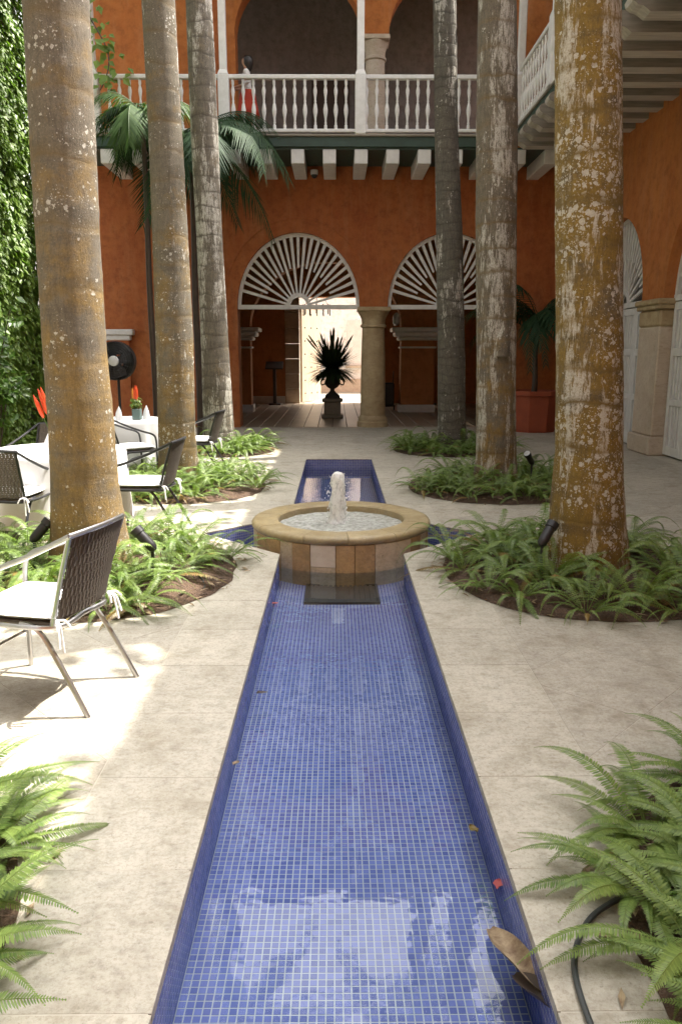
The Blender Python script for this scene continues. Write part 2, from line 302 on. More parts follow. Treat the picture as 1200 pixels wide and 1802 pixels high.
# ------------------------------------------------------------------ mesh helpers
class MB:
    def __init__(s): s.v = []; s.f = []; s.mi = []
    def add(s, vs, fs, mi=0):
        o = len(s.v); s.v += [tuple(p) for p in vs]; s.f += [tuple(i + o for i in f) for f in fs]; s.mi += [mi]*len(fs)
        return s
    def box(s, x0, x1, y0, y1, z0, z1, c=0.0, mi=0):
        if c <= 0:
            return s.add([(x0,y0,z0),(x1,y0,z0),(x1,y1,z0),(x0,y1,z0),(x0,y0,z1),(x1,y0,z1),(x1,y1,z1),(x0,y1,z1)],
                         [(3,2,1,0),(4,5,6,7),(0,1,5,4),(1,2,6,5),(2,3,7,6),(3,0,4,7)], mi)
        bm = bmesh.new(); bmesh.ops.create_cube(bm, size=1)
        for p in bm.verts: p.co = Vector((x0+(p.co.x+.5)*(x1-x0), y0+(p.co.y+.5)*(y1-y0), z0+(p.co.z+.5)*(z1-z0)))
        bmesh.ops.bevel(bm, geom=bm.edges[:], offset=c, segments=1, affect='EDGES', profile=0.5)
        bm.verts.index_update(); s.add([p.co[:] for p in bm.verts], [[q.index for q in f.verts] for f in bm.faces], mi); bm.free(); return s
    def prism(s, poly, z0, z1, c=0.0, mi=0):
        """convex polygon (x, y) extruded in z, with the top edge chamfered by c"""
        n = len(poly)
        cx = sum(p[0] for p in poly)/n; cy = sum(p[1] for p in poly)/n
        rings = [[(x, y, z0) for x, y in poly]]
        if c:
            rings.append([(x, y, z1-c) for x, y in poly])
            def ins(x, y):
                d = sqrt((x-cx)**2 + (y-cy)**2) or 1; k = max(0, 1 - 1.4*c/d); return (cx+(x-cx)*k, cy+(y-cy)*k, z1)
            rings.append([ins(x, y) for x, y in poly])
        else: rings.append([(x, y, z1) for x, y in poly])
        vs = [p for r in rings for p in r]; fs = []
        for k in range(len(rings)-1):
            for i in range(n):
                j = (i+1) % n; fs.append((k*n+i, k*n+j, (k+1)*n+j, (k+1)*n+i))
        fs.append(tuple(range((len(rings)-1)*n, len(rings)*n))); fs.append(tuple(reversed(range(n))))
        return s.add(vs, fs, mi)
    def lathe(s, prof, n=24, c=(0, 0, 0), a0=0.0, a1=2*pi, mi=0, jit=None):
        full = abs(a1-a0-2*pi) < 1e-6; m = n if full else n+1; vs = []; fs = []
        for r, z in prof:
            for i in range(m):
                a = a0+(a1-a0)*i/n; rr = r*(jit(a, z) if jit else 1); vs.append((c[0]+rr*cos(a), c[1]+rr*sin(a), c[2]+z))
        for k in range(len(prof)-1):
            for i in range(n):
                j = (i+1) % m; fs.append((k*m+i, k*m+j, (k+1)*m+j, (k+1)*m+i))
        if full:
            if prof[0][0] > 1e-5: fs.append(tuple(reversed(range(m))))
            if prof[-1][0] > 1e-5: fs.append(tuple(range((len(prof)-1)*m, len(prof)*m)))
        return s.add(vs, fs, mi)
    def tube(s, pts, r, n=8, closed=False, mi=0):
        pts = [Vector(p) for p in pts]; k = len(pts); rs = r if isinstance(r, (list, tuple)) else [r]*k
        up = None; vs = []; fs = []
        for i in range(k):
            t = (pts[(i+1) % k] - pts[i-1]) if closed else (pts[min(i+1, k-1)] - pts[max(i-1, 0)])
            t = t.normalized() if t.length > 1e-9 else Vector((0, 0, 1))
            if up is None: up = t.cross(Vector((0, 0, 1)));  up = up if up.length > 1e-3 else t.cross(Vector((1, 0, 0)))
            up = (up - t*up.dot(t)).normalized(); sd_ = t.cross(up)
            for j in range(n):
                a = 2*pi*j/n; vs.append(pts[i] + (up*cos(a)+sd_*sin(a))*rs[i])
        for i in range(k if closed else k-1):
            for j in range(n):
                a, b_ = i*n+j, i*n+(j+1) % n; c_, d_ = ((i+1) % k)*n+(j+1) % n, ((i+1) % k)*n+j
                fs.append((a, b_, c_, d_))
        if not closed: fs.append(tuple(reversed(range(n)))); fs.append(tuple(range((k-1)*n, k*n)))
        return s.add(vs, fs, mi)
    def mesh(s, name, mats, smooth=False):
        me = bpy.data.meshes.new(name); me.from_pydata(s.v, [], s.f)
        for mm in (mats if isinstance(mats, (list, tuple)) else [mats]): me.materials.append(mm)
        if any(s.mi): me.polygons.foreach_set('material_index', s.mi)
        bm = bmesh.new(); bm.from_mesh(me); bmesh.ops.recalc_face_normals(bm, faces=bm.faces[:]); bm.to_mesh(me); bm.free()
        if smooth:
            me.polygons.foreach_set('use_smooth', [True]*len(me.polygons))
            if smooth != 'all':
                me.set_sharp_from_angle(angle=R(40))
        me.update(); return me
    def build(s, name, mats, parent=None, smooth=False): return link(name, s.mesh(name, mats, smooth), parent)
WL = {}
def link(name, me, parent=None, loc=None):
    """an object whose mesh is in world coordinates; a parent that stands at WL[parent] is undone"""
    o = bpy.data.objects.new(name, me); COL.objects.link(o)
    if parent is not None:
        o.parent = parent; p = WL.get(parent, Vector((0, 0, 0))); o.location = -p if loc is None else Vector(loc) - p
    elif loc is not None: o.location = loc
    WL[o] = Vector((0, 0, 0)) if loc is None else Vector(loc)
    return o
def tag(o, label=None, cat=None, group=None, kind=None):
    for k, v in (('label', label), ('category', cat), ('group', group), ('kind', kind)):
        if v: o[k] = v
    return o
def thing(name, loc, label, cat, group=None):
    o = bpy.data.objects.new(name, None); COL.objects.link(o); o.location = loc; WL[o] = Vector(loc)
    o.empty_display_size = 0.2; return tag(o, label, cat, group)
def copy_tree(o, parent=None):
    c = o.copy(); COL.objects.link(c); c.parent = parent; WL[c] = WL.get(o, Vector())
    for ch in list(o.children): copy_tree(ch, c)
    return c
def local(o): WL[o] = Vector((0, 0, 0)); return o      # children of this one are built in its own coordinates

def clip(poly, a, b, c):
    """part of a convex polygon where a*x + b*y <= c"""
    out = []
    for i in range(len(poly)):
        p, q = poly[i], poly[(i+1) % len(poly)]; dp = a*p[0]+b*p[1]-c; dq = a*q[0]+b*q[1]-c
        if dp <= 0: out.append(p)
        if (dp < 0 < dq) or (dq < 0 < dp):
            t = dp/(dp-dq); out.append((p[0]+t*(q[0]-p[0]), p[1]+t*(q[1]-p[1])))
    return out
def area(poly): return abs(sum(poly[i][0]*poly[(i+1) % len(poly)][1]-poly[(i+1) % len(poly)][0]*poly[i][1] for i in range(len(poly))))/2 if len(poly) > 2 else 0
def box_clip(p, x0, x1, y0, y1):
    for h in ((-1, 0, -x0), (1, 0, x1), (0, -1, -y0), (0, 1, y1)):
        if len(p) > 2: p = clip(p, *h)
    return p if area(p) > 0.003 else []

# ------------------------------------------------------------------ ground, pool basin, paving
PW, FC, DT = 0.51, 6.78, 1.24                     # half width of the channel, fountain centre (y), half diagonal of the diamond
PY0, PY1 = 0.6, 11.73
ZF, ZW = -0.27, -0.15
me = MB().add([(-150, -150, -0.4), (150, -150, -0.4), (150, 250, -0.4), (-150, 250, -0.4)], [(0, 1, 2, 3)]).build('ground', M['ground']); tag(me, kind='structure')
dn, df = FC-(DT-PW), FC+(DT-PW)
bed = MB()
for sx in (-1, 1):
    pl = [(5.6*sx, -10), (0, -10), (0, PY0), (PW*sx, PY0), (PW*sx, dn), (DT*sx, FC), (PW*sx, df), (PW*sx, PY1), (0, PY1), (0, 17.0), (5.6*sx, 17.0)]
    if sx < 0: pl = pl[::-1]
    bed.add([(x, y, -0.0013) for x, y in pl], [tuple(range(len(pl)))])
bed = bed.build('courtyard_floor', M['joint']); tag(bed, kind='structure')
outline = [(PW, PY0), (PW, dn), (DT, FC), (PW, df), (PW, PY1), (-PW, PY1), (-PW, df), (-DT, FC), (-PW, dn), (-PW, PY0)]
pb = MB(); n = len(outline)
pb.add([(x, y, ZF-0.0006) for x, y in outline], [tuple(range(n))])
for i in range(n):
    (xa, ya), (xb, yb) = outline[i], outline[(i+1) % n]
    pb.add([(xa, ya, ZF-0.01), (xb, yb, ZF-0.01), (xb, yb, -0.03), (xa, ya, -0.03)], [(0, 1, 2, 3)])
pool = pb.build('pool_basin', M['grout']); tag(pool, kind='structure')
# mosaic: 25.5 mm grid
G = 2*PW/40; H = G*0.5-0.0021
def in_pool(x, y): return (abs(x) < PW and PY0 < y < PY1) or abs(x)+abs(y-FC) < DT-0.012
tile_me = MB().add([(-H,-H,0),(H,-H,0),(H,H,0),(-H,H,0),(-H,-H,.0031),(H,-H,.0031),(H,H,.0031),(-H,H,.0031)],
                   [(4,5,6,7),(0,1,5,4),(1,2,6,5),(2,3,7,6),(3,0,4,7)]).mesh('tile', M['tile'])
vs = []; fs = []; singles = 0
F5 = ((4,5,6,7),(0,1,5,4),(1,2,6,5),(2,3,7,6),(3,0,4,7))
def put_tile(o, u, v_, nrm):
    k = len(vs)
    for d in (0, 0.0031 if nrm[2] else 0.001):
        for a, b_ in ((-H,-H),(H,-H),(H,H),(-H,H)):
            vs.append((o[0]+u[0]*a+v_[0]*b_+nrm[0]*d, o[1]+u[1]*a+v_[1]*b_+nrm[1]*d, o[2]+u[2]*a+v_[2]*b_+nrm[2]*d))
    fs.extend(tuple(i+k for i in f) for f in F5)
ny = int((PY1-PY0)/G)
for j in range(ny):
    y = PY0+(j+.5)*G
    for i in range(-50, 50):
        x = (i+.5)*G
        if not in_pool(x, y) or x*x+(y-FC)**2 < 0.70**2: continue
        if 1.87 < y < 2.08 and abs(x) < PW and singles < 300:
            singles += 1; link('tile', tile_me, pool, (x, y, ZF-0.003))
        else: put_tile((x, y, ZF-0.003), (1,0,0), (0,1,0), (0,0,1))
for i in range(n):
    (xa, ya), (xb, yb) = outline[i], outline[(i+1) % n]
    L = math.hypot(xb-xa, yb-ya); ux, uy = (xb-xa)/L, (yb-ya)/L; nx, ny_ = -uy, ux
    for k in range(int(L/G)):
        for q in range(10):
            put_tile((xa+ux*(k+.5)*G, ya+uy*(k+.5)*G, -0.022-q*G), (ux, uy, 0), (0, 0, 1), (nx, ny_, 0))
me = bpy.data.meshes.new('mosaic'); me.from_pydata(vs, [], fs); me.materials.append(M['tile'])
tag(link('mosaic', me, pool), 'small blue mosaic tiles lining the rest of the basin', kind='stuff')
wt = MB().add([(x, y, ZW) for x, y in outline], [tuple(range(n))]).build('pool_water', M['water']); tag(wt, kind='structure')
# coping slabs beside the channel, then diagonal paving
CW = 0.96; GAP = 0.002
BEDS = [(-1.86, 5.5, 1.10), (-1.95, 9.2, 1.08), (-2.05, 12.9, 1.0), (1.9, 12.9, 1.0), (1.92, 9.2, 1.12), (1.83, 5.5, 1.10), (1.78, 1.72, 1.05), (-1.95, 1.66, 1.05)]
DIA = [(1, 1), (-1, 1), (-1, -1), (1, -1)]
def minus_diamond(poly):
    rest = [poly]; out = []
    for sx, sy in DIA:                            # outside where sx*x + sy*(y-FC) >= DT+gap
        nxt = []
        for p in rest:
            o_ = clip(p, -sx, -sy, -(DT+0.002)-sy*FC); i_ = clip(p, sx, sy, (DT+0.002)+sy*FC)
            if area(o_) > 1e-4: out.append(o_)
            if area(i_) > 1e-4: nxt.append(i_)
        rest = nxt
    return out
def slab(name, polys, mat, parent, dz):
    mb = MB()
    for p in polys: mb.prism(p, -0.03, dz, 0.0008 if len(polys) == 1 else 0)
    return mb.build(name, mat, parent)
y = -0.55
while y < PY1+0.45:
    y2 = y+0.54
    for sx in (-1, 1):
        p = [(sx*(PW+0.004-0.012), y+GAP), (sx*(CW-GAP), y+GAP), (sx*(CW-GAP), y2-GAP), (sx*(PW-0.008), y2-GAP)]
        if y > PY1-0.1: continue
        ps = minus_diamond(p)
        if ps: slab('coping_slab', ps, M['coping'], bed, random.uniform(-0.0003, 0.0008))
    y = y2
for k in range(4):
    slab('coping_slab', [[(-CW+k*0.48+GAP, PY1+.004), (-CW+(k+1)*0.48-GAP, PY1+.004), (-CW+(k+1)*0.48-GAP, PY1+.54), (-CW+k*0.48+GAP, PY1+.54)]], M['coping'], bed, 0)
yend = -0.55+0.54*math.ceil((PY1-0.1+0.55)/0.54)
q = 0.62; pieces = []
for i in range(-30, 60):
    for j in range(-30, 60):
        a, b_ = i*q, j*q; g = GAP
        sq = [(a+g, b_+g), (a+q-g, b_+g), (a+q-g, b_+q-g), (a+g, b_+q-g)]
        sq = [((x-y_)*0.70711, (x+y_)*0.70711+0.1) for x, y_ in sq]
        for x0, x1, y0, y1 in ((-5.35, -CW-GAP, -2, 16.86), (CW+GAP, 4.9, -2, 16.86), (-CW, CW, PY1+.545, 16.86)):
            p = box_clip(sq, x0, x1, y0, y1)
            if p:
                cx = sum(t[0] for t in p)/len(p); cy = sum(t[1] for t in p)/len(p)
                if any(all(math.hypot(t[0]-bx, t[1]-by) < br-0.06 for t in p) for bx, by, br in BEDS): continue
                ps = minus_diamond(p) if abs(cx) < 2 and abs(cy-FC) < 1.8 else [p]
                if ps: pieces.append((cx, cy, ps))
vis = [t for t in pieces if t[1] > 1.4 and abs(t[0]) < 0.46*t[1]+0.35]
vis.sort(key=lambda t: t[1]); keep = set(id(t) for t in vis[:285])
rest = MB()
for t in pieces:
    if id(t) in keep: slab('paving_slab', t[2], M['paver'], bed, random.uniform(-0.0003, 0.0008))
    else:
        for p in t[2]: rest.prism(p, -0.06, 0.0, 0.0008)
tag(rest.build('paving', M['paver'], bed), 'travertine slabs laid on the diagonal, farther off', kind='stuff')
# planting beds
for bx, by, br in BEDS:
    mb = MB(); nr, na = 9, 96; vv = [(bx, by, 0.07)]; ff = []
    for k in range(1, nr+1):
        for i in range(na):
            a = 2*pi*i/na; r = br*k/nr*(1+0.03*sin(3*a+bx)+0.022*mnoise.noise(Vector((cos(a)*5+bx, sin(a)*5+by, 1)))*(k/nr)); h = 0.07*(1-(k/nr)**3)+0.004
            h += (0.028*(mnoise.noise(Vector((bx+r*cos(a)*6, by+r*sin(a)*6, 3)))) if k < nr else 0)
            vv.append((bx+r*cos(a), by+r*sin(a), max(h, -0.01 if k == nr else 0.006)))
    for i in range(na): ff.append((0, 1+i, 1+(i+1) % na))
    for k in range(nr-1):
        for i in range(na): ff.append((1+k*na+i, 1+(k+1)*na+i, 1+(k+1)*na+(i+1) % na, 1+k*na+(i+1) % na))
    mb.add(vv, ff); tag(mb.build('soil_bed', M['soil'], smooth=True), kind='structure')

# ------------------------------------------------------------------ house across the end of the courtyard
YB, XR = 16.9, 4.95                               # faces of the end wall and of the side wall
def ident(u, t, z): return (u, YB+t, z)
def side(u, t, z): return (XR+t, u, z)
def arcade(mb, mp, t0, t1, z1, piers, ops, n=26):
    """piers: (u0, u1, z0) up to z1; ops: (centre, radius, spring, rise) - the wall above each arch, with its soffit"""
    for u0, u1, z0 in piers:
        vs = [mp(u, t, z) for z in (z0, z1) for u, t in ((u0, t0), (u1, t0), (u1, t1), (u0, t1))]
        mb.add(vs, [(0,1,2,3),(4,5,6,7),(0,1,5,4),(1,2,6,5),(2,3,7,6),(3,0,4,7)])
    for c, r, sp, rise in ops:
        vs = []; fs = []
        for i in range(n+1):
            a = pi*i/n; u = c-r*cos(a); z = sp+rise*sin(a)
            vs += [mp(u, t0, z), mp(u, t0, z1), mp(u, t1, z), mp(u, t1, z1)]
        for i in range(n):
            a, b_ = 4*i, 4*i+4
            fs += [(a, b_, b_+1, a+1), (a+2, a+3, b_+3, b_+2), (a, a+2, b_+2, b_), (a+1, b_+1, b_+3, a+3)]
        mb.add(vs, fs)
    return mb
def moulding(mb, prof, path_c, mp=None):
    pass
def column(parent, x, y, z0, z1, r, mat, sq=True):
    """round stone column with base and moulded capital"""
    h = z1-z0
    c = MB().lathe([(r*1.0, 0.24), (r*1.02, 0.3), (r*0.98, h*0.5), (r*0.9, h-0.42)], 28, (x, y, z0)).build('column_shaft', mat, parent, True)
    b_ = MB().lathe([(r*1.28, 0.0), (r*1.28, 0.1), (r*1.18, 0.13), (r*1.2, 0.18), (r*1.04, 0.25)], 28, (x, y, z0)).build('column_base', mat, parent, True)
    cp = MB().lathe([(r*0.9, h-0.43), (r*1.04, h-0.41), (r*1.04, h-0.37), (r*0.93, h-0.35), (r*0.96, h-0.25), (r*1.1, h-0.17), (r*1.22, h-0.12), (r*1.25, h-0.09)], 28, (x, y, z0))
    cp.box(x-r*1.3, x+r*1.3, y-r*1.3, y+r*1.3, z0+h-0.088, z0+h-0.001, 0.012)
    cp.build('capital', mat, parent, True)
def fanlight(parent, mp, c, r, sp, rise, mat, t=0.1, hub=0.27, nlong=13, name='fanlight', spokes=True):
    """half-round wooden sunburst grille"""
    fr = MB(); n = 40; d = 0.035
    def ring(r0, r1, k0, k1):
        vs = []; fs = []
        for i in range(n+1):
            a = pi*i/n
            for rr, kk in ((r0, k0), (r1, k1)):
                for s in (-d, d): vs.append(mp(c-rr*cos(a), t+s, sp+kk*sin(a)))
        for i in range(n):
            a, b_ = 4*i, 4*i+4
            fs += [(a, b_, b_+2, a+2), (a+1, a+3, b_+3, b_+1), (a, a+1, b_+1, b_), (a+2, b_+2, b_+3, a+3)]
        fr.add(vs, fs)
    ring(r-0.075, r-0.004, rise-0.075, rise-0.004); ring(hub-0.09, hub, hub*1.08-0.09, hub*1.08)
    def bar(u0, u1, z0, z1, dd):
        vs = [mp(u, tt, z) for z in (z0, z1) for u, tt in ((u0, t-dd), (u1, t-dd), (u1, t+dd), (u0, t+dd))]
        fr.add(vs, [(0,1,2,3),(4,5,6,7),(0,1,5,4),(1,2,6,5),(2,3,7,6),(3,0,4,7)])
    bar(c-r+0.004, c+r-0.004, sp-0.045, sp+0.045, 0.042)
    f = fr.build(name, mat, parent)
    for i in range(1, 2*nlong):
        a = pi*i/(2*nlong); lng = i % 2 == 0
        k0 = hub-0.01 if lng else hub+(r-hub)*0.42
        if not lng and (i < 2 or i > 2*nlong-2): continue
        s0 = k0; s1 = r-0.06
        e0 = hub*1.08-0.01 if lng else hub*1.08+(rise-hub)*0.42; e1 = rise-0.06
        du, dz = cos(a), sin(a); w0, w1 = (0.021, 0.033)
        P0 = (c-s0*du, sp+e0*dz); P1 = (c-s1*du, sp+e1*dz)
        tx, tz = P1[0]-P0[0], P1[1]-P0[1]; L = math.hypot(tx, tz); px, pz = -tz/L, tx/L
        vs = []
        for (pu, pz_), ww in ((P0, w0), (P1, w1)):
            for su, st in ((-1, -1), (1, -1), (1, 1), (-1, 1)): vs.append(mp(pu+px*ww*su, t+0.02*st, pz_+pz*ww*su))
        MB().add(vs, [(0,1,2,3),(4,5,6,7),(0,1,5,4),(1,2,6,5),(2,3,7,6),(3,0,4,7)]).build('spoke', mat, f)
    return f

hb = thing('arcaded_house', (0.8, YB, 0), 'two storey orange house across the end of the courtyard, arches below, balcony above', 'house')
A1, A2, AR, SP, RI = -0.835, 2.36, 1.30, 2.56, 1.51
arcade(MB(), ident, 0, 0.5, 5.36, [(-6.0, A1-AR, 0), (A1+AR, A2-AR, SP), (A2+AR, 5.6, 0)], [(A1, AR, SP, RI), (A2, AR, SP, RI)]).build('ground_floor_wall', M['red'], hb)
column(hb, (A1+A2)/2+0.01, YB+0.25, 0, SP, 0.27, M['coral'])
for a in (A1, A2): fanlight(hb, ident, a, AR, SP, RI, M['grey_white'], t=0.12)
# shallow raised band round the arches, and an impost on the solid wall
for a in (A1, A2):
    mb = MB(); n = 30; vs = []; fs = []
    for i in range(n+1):
        th = pi*(0.06+0.88*i/n)
        for rr, kk, tt in ((AR+0.26, RI+0.26, -0.001), (AR+0.265, RI+0.265, -0.013), (AR+0.30, RI+0.30, -0.013), (AR+0.305, RI+0.305, -0.001)):
            vs.append(ident(a-rr*cos(th), tt, SP+kk*sin(th)))
    for i in range(n):
        for k in range(3): fs.append((4*i+k, 4*i+4+k, 4*i+5+k, 4*i+1+k))
    if a == A1: mb.add(vs, fs).build('arch_moulding', M['red'], hb, True)
for xx in (-4.75,):
    MB().box(xx-0.30, xx+0.30, YB-0.12, YB-0.002, 0, 1.86).build('pilaster', M['red'], hb)
    MB().box(xx-0.42, xx+0.42, YB-0.2, YB-0.003, 1.97, 2.09, 0.02).box(xx-0.35, xx+0.35, YB-0.16, YB-0.003, 1.861, 1.969, 0.02).build('impost', M['grey_white'], hb)
# balcony deck, joists
YD = 15.55
MB().box(-6.0, 4.98, YD, YB-0.002, 5.352, 5.39).build('balcony_soffit', M['green_wood'], hb)
MB().box(-6.0, 3.36, YD-0.06, YB, 5.391, 5.56).build('balcony_fascia', M['green_wood'], hb)
MB().box(-6.0, 3.36, YD-0.10, YB, 5.561, 5.60, 0.01).build('balcony_deck', M['joist_wood'], hb)
jm = MB().box(-0.125, 0.125, -0.05, 1.33, -0.255, 0, 0.012).mesh('joist', M['grey_white'])
for k in range(-8, 7):
    x = 0.437+0.596*k
    if x < 4.7: link('joist', jm, hb, (x, YD+0.02, 5.351))
# upper storey
U1, U2, UC = -0.78, 2.2, 0.76
arcade(MB(), ident, 0, 0.42, 10.6, [(-6.0, U1-1.26, 5.6), (U1+1.27, U2-1.18, 7.8), (U2+1.18, 5.6, 5.6)], [(U1, 1.265, 7.8, 1.25), (U2, 1.18, 7.8, 1.2)]).build('upper_wall', M['orange'], hb)
column(hb, UC, YB+0.2, 5.6, 7.8, 0.215, M['coral_pale'])
MB().box(-6, 5.6, 20.2, 20.5, 5.6, 10.9).build('inner_upper_wall', M['grey_wall'], hb)
MB().box(-2.2, 3.5, 20.15, 20.197, 5.6, 6.95, 0.01).build('wall_dado', M['grey_wall'], hb)
MB().box(-6, 5.6, YB+0.5, 25.4, 5.37, 5.598).build('upper_floor', M['dark_wood'], hb)
MB().box(-0.62, 0.3, 20.10, 20.148, 5.6, 8.0, 0.01).build('upper_door', M['dark_wood'], hb)
MB().box(-2.75, -2.28, YB-0.06, YB-0.002, 5.6, 10.8).build('upper_pilaster', M['red'], hb)
# gallery below, behind the arches
MB().box(-6.0, -5.6, 17.4, 25, 0, 5.36).build('gallery_end_wall', M['ochre'], hb); MB().box(5.6, 6.0, 17.4, 25, 0, 5.36).build('gallery_end_wall', M['ochre'], hb)
YP = 21.2
arcade(MB(), lambda u, t, z: (u, YP+t, z), 0, 0.5, 5.36, [(-5.6, -2.35, 0), (1.72, 2.62, 0), (5.2, 5.6, 0)], [(-0.315, 2.035, 2.26, 1.7), (3.91, 1.29, 2.26, 1.3)]).build('inner_arcade_wall', M['ochre'], hb)
for x0, x1 in ((-3.3, -2.35), (1.72, 2.62)):
    MB().box(x0-0.26, x1+0.26, YP-0.26, YP+0.7, 2.16, 2.27, 0.02).box(x0-0.18, x1+0.18, YP-0.18, YP+0.62, 2.03, 2.159, 0.03).box(x0-0.09, x1+0.09, YP-0.09, YP+0.58, 1.93, 2.029, 0.03).box(x0-0.04, x1+0.04, YP-0.04, YP+0.54, 1.72, 1.77, 0.01).build('impost', M['white_wood'], hb)
    MB().box(x0-0.05, x1+0.05, YP-0.05, YP+0.54, 0, 0.21, 0.012).build('pier_base', M['grey_white'], hb)
YO = 25.0
arcade(MB(), lambda u, t, z: (u, YO+t, z), 0, 0.45, 5.36, [(-5.6, -1.66, 0), (0.98, 5.6, 0)], []).box(-1.66, 0.98, YO, YO+0.45, 3.32, 5.36).build('street_wall', M['ochre'], hb)
MB().box(-5.6, -1.67, YO-0.04, YO-0.002, 0, 0.24, 0.01).build('skirting', M['grey_white'], hb)
for k in range(7):
    z = k*0.472
    MB().box(-1.655, -1.2, YO-0.06, YO+0.4, z+0.006, z+0.466, 0.012).build('jamb_block', M['coral_pale'], hb)
dr = MB().box(0, 1.25, -0.04, 0.04, 0.03, 3.1, 0.01)
door = dr.build('street_door', M['door_wood'], hb)
sm_ = MB().lathe([(0.028, 0), (0.022, 0.014), (0.0, 0.022)], 8).mesh('stud', M['iron'], True)
for i in range(3):
    for j in range(7):
        o = bpy.data.objects.new('stud', sm_); COL.objects.link(o); o.parent = door; o.location = (0.2+i*0.4, -0.04, 0.3+j*0.42); o.rotation_euler = (pi/2, 0, 0)
door.location = Vector((-1.17, YO+0.38, 0)) - WL[hb]; door.rotation_euler = (0, 0, R(62))
# gallery floor of long strips
gf = MB().box(-5.6, 5.6, YB+0.02, 25.42, -0.1, -0.012).build('gallery_floor', M['dark_wood']); tag(gf, kind='structure')
k = 0; x = -5.56
while x < 5.5:
    MB().box(x+0.009, x+0.311, YB+0.03, 25.40, -0.02, 0.003, 0.003).build('floor_strip', M['plank'], gf); x += 0.32
# street behind the doorway
st = MB().add([(-14, 25.41, 0.0), (14, 25.41, 0.0), (14, 33.0, 0.0), (-14, 33.0, 0.0)], [(0, 1, 2, 3)]).build('street', M['coping']); tag(st, kind='structure')
fh = thing('street_house', (0, 32, 0), 'sunlit white house front seen through the open doorway', 'house')
MB().box(-14, 14, 32, 32.6, 0, 7).build('wall', M['white_wall'], fh)
MB().box(-14, 14, 31.9, 31.998, 0, 0.55, 0.01).build('plinth', M['coral_pale'], fh)
MB().box(-1.5, -0.75, 31.93, 31.997, 0.9, 1.3, 0.01).build('wall_niche', M['coral_pale'], fh)
MB().box(0.35, 1.5, 31.75, 31.998, 1.0, 1.1, 0.01).build('window_sill', M['coral_pale'], fh)
MB().box(0.42, 1.43, 31.94, 31.997, 1.101, 2.9, 0.01).build('window', M['grey_white'], fh)
# roofs (corrugated clay), real eaves that cast the courtyard's shade
def roof(parent, mp, u0, u1, t_e, z_e, t_r, z_r):
    mb = MB(); nu = int((u1-u0)/0.045); vs = []; fs = []
    for i in range(nu+1):
        u = u0+(u1-u0)*i/nu; h = 0.05*abs(sin(pi*u/0.24))
        for k in range(2):
            for t, z in ((t_e, z_e), (t_r, z_r)): vs.append(mp(u, t, z+h-0.10*k))
    for i in range(nu):
        a, b_ = 4*i, 4*i+4; fs += [(a, b_, b_+1, a+1), (a+2, a+3, b_+3, b_+2), (a, a+2, b_+2, b_)]
    mb.add(vs, fs); return mb.build('roof', M['roof_tile'], parent)
roof(hb, ident, -6.2, 6.5, -1.75, 10.1, 8.7, 14.2)
MB().box(-6, 5.6, YD-0.3, 20.2, 10.0, 10.04).build('balcony_ceiling', M['green_wood'], hb)

# ------------------------------------------------------------------ house along the side
hs = thing('gallery_house', (XR, 9, 0), 'orange house along the courtyard side with white doors, fanlights and long timber balcony', 'house')
SS, SR, SRI = 2.42, 1.30, 1.50
ops = []; piers = []
yy = 12.10
cs = [14.25, 10.80, 7.35, 3.9]
edges = [(15.55, 17.0)] + [(c_-2.15, c_-1.30) for c_ in cs]
for e0, e1 in edges: piers.append((e0, e1, 2.42))
piers[0] = (15.55, 17.0, 0); piers[-1] = (-2.0, cs[-1]-1.30, 0)
arcade(MB(), side, 0, 0.4, 5.7, piers, [(c_, SR, SS, SRI) for c_ in cs]).build('ground_floor_wall', M['orange'], hs)
for c_ in cs[:-1]:
    y0, y1 = c_-2.15, c_-1.30
    MB().box(XR-0.02, XR+0.42, y0+0.02, y1-0.02, 0.30, 2.0, 0.02).build('stone_pier', M['coral_pale'], hs)
    MB().box(XR-0.07, XR+0.42, y0-0.02, y1+0.02, 0, 0.299, 0.02).build('pier_base', M['coral_pale'], hs)
    MB().box(XR-0.03, XR+0.42, y0+0.005, y1-0.005, 2.001, 2.26, 0.03).box(XR-0.07, XR+0.42, y0-0.03, y1+0.03, 2.261, 2.33, 0.015).box(XR-0.10, XR+0.42, y0-0.05, y1+0.05, 2.331, 2.418, 0.02).build('capital', M['coral'], hs)
for ci, c_ in enumerate(cs[:2]):
    fanlight(hs, side, c_, SR, SS, SRI, M['grey_white'], t=0.2)
    for sgn in (-1, 1):
        for kk in range(2):
            # louvred leaf: stiles, rails, slats
            w0 = 0.0+kk*0.648; y0 = c_+sgn*w0 if sgn > 0 else c_-w0-0.64; y1 = y0+0.64
            lf = MB().box(XR+0.17, XR+0.23, y0+0.004, y0+0.09, 0.03, SS-0.06, 0.005).box(XR+0.17, XR+0.23, y1-0.09, y1-0.004, 0.03, SS-0.06, 0.005)
            for z0, z1 in ((0.03, 0.17), (0.80, 0.90), (1.55, 1.67), (2.24, SS-0.061)): lf.box(XR+0.172, XR+0.228, y0+0.0905, y1-0.0905, z0, z1, 0.005)
            lfo = lf.build('door_leaf', M['grey_white'], hs)
            MB().box(XR+0.235, XR+0.245, y0+0.05, y1-0.05, 0.1, 2.3).build('backing_board', M['grey_white'], lfo)
            for zz0, zz1 in ((0.17, 0.80), (0.90, 1.55), (1.67, 2.24)):
                for q_ in range(4):
                    ya = y0+0.13+q_*0.105
                    MB().box(XR+0.185, XR+0.215, ya, ya+0.062, zz0+0.002, zz1-0.002, 0.006).build('slat', M['grey_white'], lfo)
MB().box(XR+0.6, XR+0.8, -2, 17, 0, 5.5).build('inner_wall', M['grey_wall'], hs)
MB().box(XR+0.002, XR+0.40, -2, 16.88, 5.701, 9.1).build('upper_wall', M['orange'], hs)
XD = 3.38
